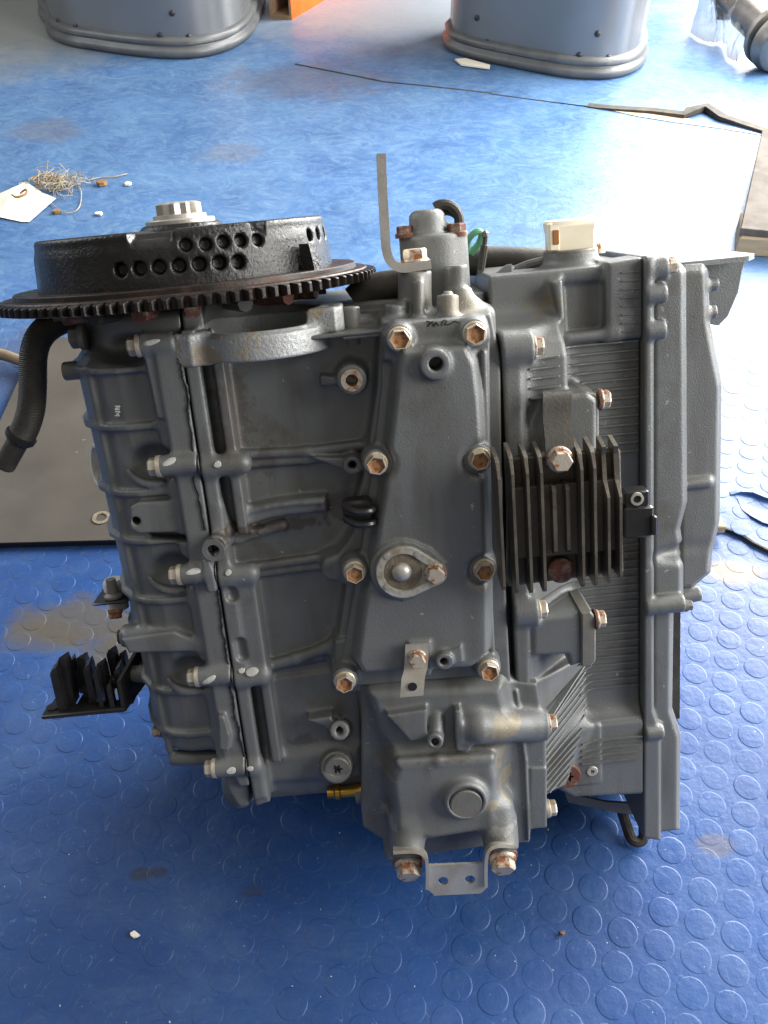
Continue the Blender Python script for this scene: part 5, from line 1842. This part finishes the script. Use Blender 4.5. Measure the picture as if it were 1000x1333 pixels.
# ---- fittings on the top deck --------------------------------------
Yl = -0.075
st1 = strap('lifting_strap', smooth_path([q3(496, 201, Yl), q3(498, 250, Yl), q3(501, 300, Yl), q3(503, 325, Yl), q3(509, 341, Yl), q3(523, 348, Yl), q3(540, 346, Yl), q3(560, 343, Yl)], 4), 0.022, 0.0062, M['steel'], eng, side=(0, 1, 0))
bolt(q3(541, 341, -0.075), TOPZ, 'hex', [M['rust_zinc']], st1, 1.15, 0.3)
Yt = -0.035
V = Vol((0.12, -0.08, 0.48), (0.23, 0.03, 0.62), 0.00125)
ctX = xq(566, 330, Yt)
V.cyl((ctX, Yt, 0.5), (ctX, Yt, zq(566, 304, Yt)), mm(40), mm(38), r=0.003)
V.cyl((ctX - 0.004, Yt, zq(560, 308, Yt)), (ctX - 0.004, Yt, zq(560, 272, Yt)), mm(24), mm(22), r=0.006, k=0.006)
V.cyl((ctX - mm(34), Yt - 0.004, 0.5), (ctX - mm(34), Yt - 0.004, zq(530, 306, Yt)), mm(10), r=0.002, k=0.004)
V.cyl((ctX + mm(28), Yt - 0.006, 0.5), (ctX + mm(28), Yt - 0.006, zq(594, 303, Yt)), mm(13), r=0.002, k=0.004)
V.cyl((ctX + mm(18), Yt + 0.01, 0.53), (ctX + mm(18), Yt + 0.01, zq(590, 290, Yt)), mm(20), mm(12), r=0.004, k=0.008)
th = V.mesh('thermostat_housing', M['paint'], eng)
bolt((ctX - mm(36), Yt - 0.006, zq(530, 306, Yt)), TOPZ, 'hex', [M['redrust']], th, 0.85)
bolt((ctX + mm(28), Yt - 0.008, zq(594, 304, Yt)), TOPZ, 'hex', [M['redrust']], th, 0.95)
pts = [q3(578 + 20 * math.cos(t), 288 - 22 * math.sin(t), Yt + 0.004) for t in np.linspace(2.2, -0.5, 14)]
MB().tube(pts, 0.0040, 10).build('cable_loop', M['rubber'], th)
MB().tube([(p[0] + 0.002, p[1] + 0.004, p[2] - 0.0052) for p in pts], 0.003, 8).build('seal_lip', M['rubber'], th)
MB().tube(smooth_path([q3(606, 330, 0.01), q3(610, 312, 0.01), q3(620, 302, 0.01), q3(627, 304, 0.012), q3(624, 316, 0.014), q3(613, 330, 0.016)]), mm(4.5), 10).build('green_wire', M['green'], eng)
MB().tube(smooth_path([q3(626, 352, 0.0), q3(629, 332, 0.0), q3(631, 318, 0.0), q3(632, 306, 0.0)]), [mm(5)] * 12 + [mm(3.5)] * 7, 8).build('black_lead', M['rubber'], eng)
MB().lathe(q3(632, 308, 0.0), TOPZ, [(0, mm(5)), (0.003, mm(5)), (0.0045, mm(2))], 12).build('lead_terminal', M['darkmetal'], eng)
MB().tube(smooth_path([q3(600, 340, 0.03), q3(660, 340, 0.03), q3(715, 343, 0.03)]), 0.012, 14).build('cross_pipe', M['rubber'], eng)
MB().tube(smooth_path([q3(672, 352, -0.005), q3(690, 345, -0.005), q3(712, 340, -0.005)]), mm(7), 10).build('fuel_pipe', M['paint'], eng)
MB().sheet([q3(a, b, -0.028) for a, b in ((644, 358), (660, 345), (667, 344), (669, 360))], (0, 1, 0), 0.006, 0.001).build('casting_fin', M['paint'], head)
MB().tube(smooth_path([q3(462, 392, -0.03), q3(480, 378, -0.03), q3(510, 372, -0.03), q3(540, 372, -0.03)]), 0.012, 12).build('wiring_sleeve', M['rubber'], eng)
MB().lathe(q3(457, 412, -0.075), TOPZ, [(-0.02, mm(12)), (0.006, mm(12)), (0.007, mm(10))], 20).build('dowel', M['disc'], eng)

# ---- hose at the left ----------------------------------------------
hp = smooth_path([q3(128, 412, 0.00), q3(96, 413, -0.015), q3(70, 422, -0.03), (q3(52, 438, -0.04)), q3(44, 462, -0.045), q3(43, 500, -0.048), q3(41, 530, -0.05), q3(34, 555, -0.05), q3(24, 574, -0.05)], 8)
hose = MB().tube(hp, mm(16.5, -0.04, .45), 24).build('hose', M['rubber'], eng)
rad = mm(16.5, -0.04, .45)
nb = len(hp)
for k in range(0, nb * 2 - 2, 1):
    i = k / 2
    i0, f_ = int(i), i - int(i)
    p = hp[i0].lerp(hp[min(i0 + 1, nb - 1)], f_)
    t = (hp[min(i0 + 1, nb - 1)] - hp[i0]).normalized() if i0 + 1 < nb else t
    MB().lathe(p, t, [(-0.0008, rad), (0, rad + 0.0005), (0.0008, rad)], 20, False, False).build('braid', M['rubber'], hose)
p_end, d_end = hp[-1], (hp[-1] - hp[-3]).normalized()
MB().lathe(p_end - d_end * 0.003, d_end, [(-0.004, rad), (-0.003, rad + 0.0022), (0.001, rad + 0.0018), (0.002, rad - 0.001)], 16).build('frayed_end', M['sealant'], hose)
r2 = mm(13.5, -0.04, .45)
MB().lathe(p_end, d_end, [(-0.01, r2), (0.024, r2), (0.0255, r2 - 0.001), (0.0255, r2 - 0.0035), (0.012, r2 - 0.004)], 24).build('inner_hose', M['rubber'], hose)

# ---- black fuse carrier at the lower left --------------------------
Zs = zq(108, 925, -0.070)
xl, xr = xq(52, 920, -0.07), xq(165, 930, -0.07)
mbx = MB()
mbx.box((xl, -0.0725, Zs - 0.004), (xr, -0.056, Zs), 0.0008)
mbx.box((xl + 0.004, -0.020, Zs - 0.0041), (xr + 0.006, -0.010, Zs - 0.0002), 0.0008)
for k_, (u0, u1) in enumerate(((0.03, 0.16), (0.36, 0.50), (0.66, 0.74), (0.88, 1.0))):
    mbx.box((xl + (xr - xl) * u0, -0.060, Zs - 0.0042 + k_ * 0.00003), (xl + (xr - xl) * u1 + (0.004 if u1 == 1 else 0), -0.016, Zs - 0.0003 - k_ * 0.00003), 0.0008)
carrier = mbx.build('fuse_carrier', M['black'], eng, angle=30)
MB().rings([[(xr - 0.003, -0.071, Zs - 0.004), (xr, -0.071, Zs - 0.004), (xr + 0.009, -0.010, Zs - 0.004), (xr + 0.006, -0.010, Zs - 0.004)],
            [(xr - 0.003, -0.069, Zs + 0.024), (xr, -0.069, Zs + 0.024), (xr + 0.012, -0.010, Zs + 0.038), (xr + 0.009, -0.010, Zs + 0.038)]]).build('side_wall', M['black'], carrier, smooth=False)
for px, py_t, py_b, Y, w_, dp, fork in ((70, 864, 912, -0.062, 10, 0.005, 0), (82, 852, 905, -0.050, 12, 0.007, 1), (93, 853, 890, -0.032, 8, 0.004, 0), (106, 852, 893, -0.030, 14, 0.006, 1), (114, 858, 900, -0.052, 9, 0.008, 0),
                               (124, 868, 908, -0.064, 6, 0.004, 0), (131, 860, 905, -0.048, 11, 0.007, 1), (141, 884, 910, -0.066, 6, 0.004, 0), (145, 843, 900, -0.028, 11, 0.006, 1), (153, 862, 905, -0.050, 9, 0.007, 0), (159, 848, 880, -0.020, 9, 0.005, 1)):
    a = q3(px, py_t, Y)
    w = mm(w_) / 2
    tb = Zs - 0.001
    pm = MB()
    pm.rings([[(a[0] - w, Y - dp, tb), (a[0] + w, Y - dp, tb), (a[0] + w, Y + dp, tb), (a[0] - w, Y + dp, tb)],
              [(a[0] - w, Y - dp, a[2] - 0.007), (a[0] + w, Y - dp, a[2] - 0.007), (a[0] + w, Y + dp, a[2] - 0.007), (a[0] - w, Y + dp, a[2] - 0.007)],
              [(a[0] - w * 0.5, Y - dp * 0.8, a[2] - 0.004 * (1 - fork)), (a[0] + w * 0.9, Y - dp * 0.8, a[2] - 0.002), (a[0] + w * 0.9, Y + dp * 0.8, a[2]), (a[0] - w * 0.5, Y + dp * 0.8, a[2] - 0.003)]])
    if fork:
        pm.box((a[0] - w * 1.35, Y - dp * 0.6, a[2] - 0.014), (a[0] - w * 0.9, Y + dp * 0.7, a[2] - 0.004), 0.0004)
    pm.build('prong', M['black'], carrier, smooth=False)
for px, py, w_ in ((88, 897, 20), (118, 896, 26), (142, 884, 24)):
    c = q3(px, py, -0.045)
    MB().box((c[0] - mm(w_) / 2, -0.050, c[2] - 0.002), (c[0] + mm(w_) / 2, -0.042, c[2] + 0.002), 0.0006).build('crossbar', M['black'], carrier)
MB().lathe((xl + 0.007, -0.060, Zs - 0.0005), TOPZ, [(0, 0.006), (0.002, 0.006), (0.0022, 0.003)], 16).build('screw_pad', M['black'], carrier)
MB().tube([(xr + 0.003, -0.045, zq(175, 880, -0.05)), (xr + 0.035, -0.045, zq(195, 883, -0.05))], [mm(12), mm(15)], 16).build('carrier_arm', M['paint'], carrier)

# sensor on the left wall
sn = empty('side_sensor', (0, 0, 0), eng)
c = Vector(q3(148, 775, -0.03))
sens = MB().lathe((c.x + 0.002, c.y, c.z - 0.012), TOPZ, [(0, mm(15)), (0.024, mm(15)), (0.027, mm(12))], 24).build('side_sensor', M['dirtwhite'], eng)
bpy.data.objects.remove(sn)
MB().box((c.x - 0.010, c.y - 0.028, c.z + 0.003), (c.x + 0.02, c.y + 0.01, c.z + 0.0055), 0.001).build('sensor_plate', M['black'], sens)
MB().lathe((c.x + 0.006, c.y - 0.018, c.z + 0.006), TOPZ, [(0, 0.008), (0.002, 0.008), (0.004, 0.005), (0.016, 0.004)], 16).build('sensor_cap', M['disc'], sens)
bolt((c.x + 0.006, c.y - 0.022, c.z - 0.006), (0, -0.5, -1), 'small', [M['rust']], sens, 0.9)
MB().lathe((c.x + 0.012, c.y - 0.02, c.z - 0.03), LEFT, [(0, 0.006), (0.008, 0.006)], 12).build('sensor_stub', M['rubber'], sens)

# ---- rear of the engine: it rests on this side ---------------------
V = Vol((-0.10, 0.055, -0.04), (0.40, 0.20, 0.53), 0.003)
V.prism('y', [(-0.085, 0.47), (0.36, 0.50), (0.40, 0.44), (0.38, 0.06), (0.02, 0.06), (-0.07, 0.16)], 0.06, 0.13, r=0.012)
for xx in (0.06, 0.15, 0.24):
    V.caps((xx, 0.12, 0.42), (xx, 0.15, 0.12), 0.03, k=0.02)
# unseen foot on the mat, widened to block light leaking under the engine
low = [(-0.0, 0.10), (0.3, 0.10)]
V.prism('x', [(0.06, 0.20), (0.16, 0.22), (0.19, 0.0), (0.06, -0.02)], -0.03, 0.37, r=0.01, k=0.01)
V.func((-0.11, 0.05, -0.05), (0.41, 0.21, 0.2), lambda X, Y, Z: float(ORIGIN[2]) + X * EX[2] + Y * EY[2] + Z * EZ[2] - 0.001, k=0.0, cut=True)
rear = V.mesh('unseen_rear_and_foot', M['paint'], eng)

# grime and peeled paint on the lower housing
patch('dirt_crust', [(640, 940), (655, 936), (672, 950), (674, 965), (655, 968), (640, 958)], -0.1235, M['grime'], lower) if False else None
# scribbled pen mark and stamped letters
def stroke(pts, Y, r, m, parent, name):
    MB().tube(smooth_path([q3(a, b, Y) for a, b in pts], 4), r, 5).build(name, m, parent)


stroke([(555, 418), (560, 419), (557, 425), (563, 418), (565, 425), (568, 419), (571, 424)], -0.1122, 0.0004, M['sealant'], cover, 'pen_mark')
stroke([(575, 424), (577, 417), (582, 418), (579, 422), (586, 422), (592, 418), (598, 420)], -0.1122, 0.0004, M['sealant'], cover, 'pen_mark')
for pts in ([(150, 529), (156, 529), (150, 533), (156, 533)], [(150, 536), (156, 536), (152, 539), (155, 541), (150, 541)]):
    stroke(pts, -0.0885, 0.0006, M['white'], crank, 'stamp_mark')
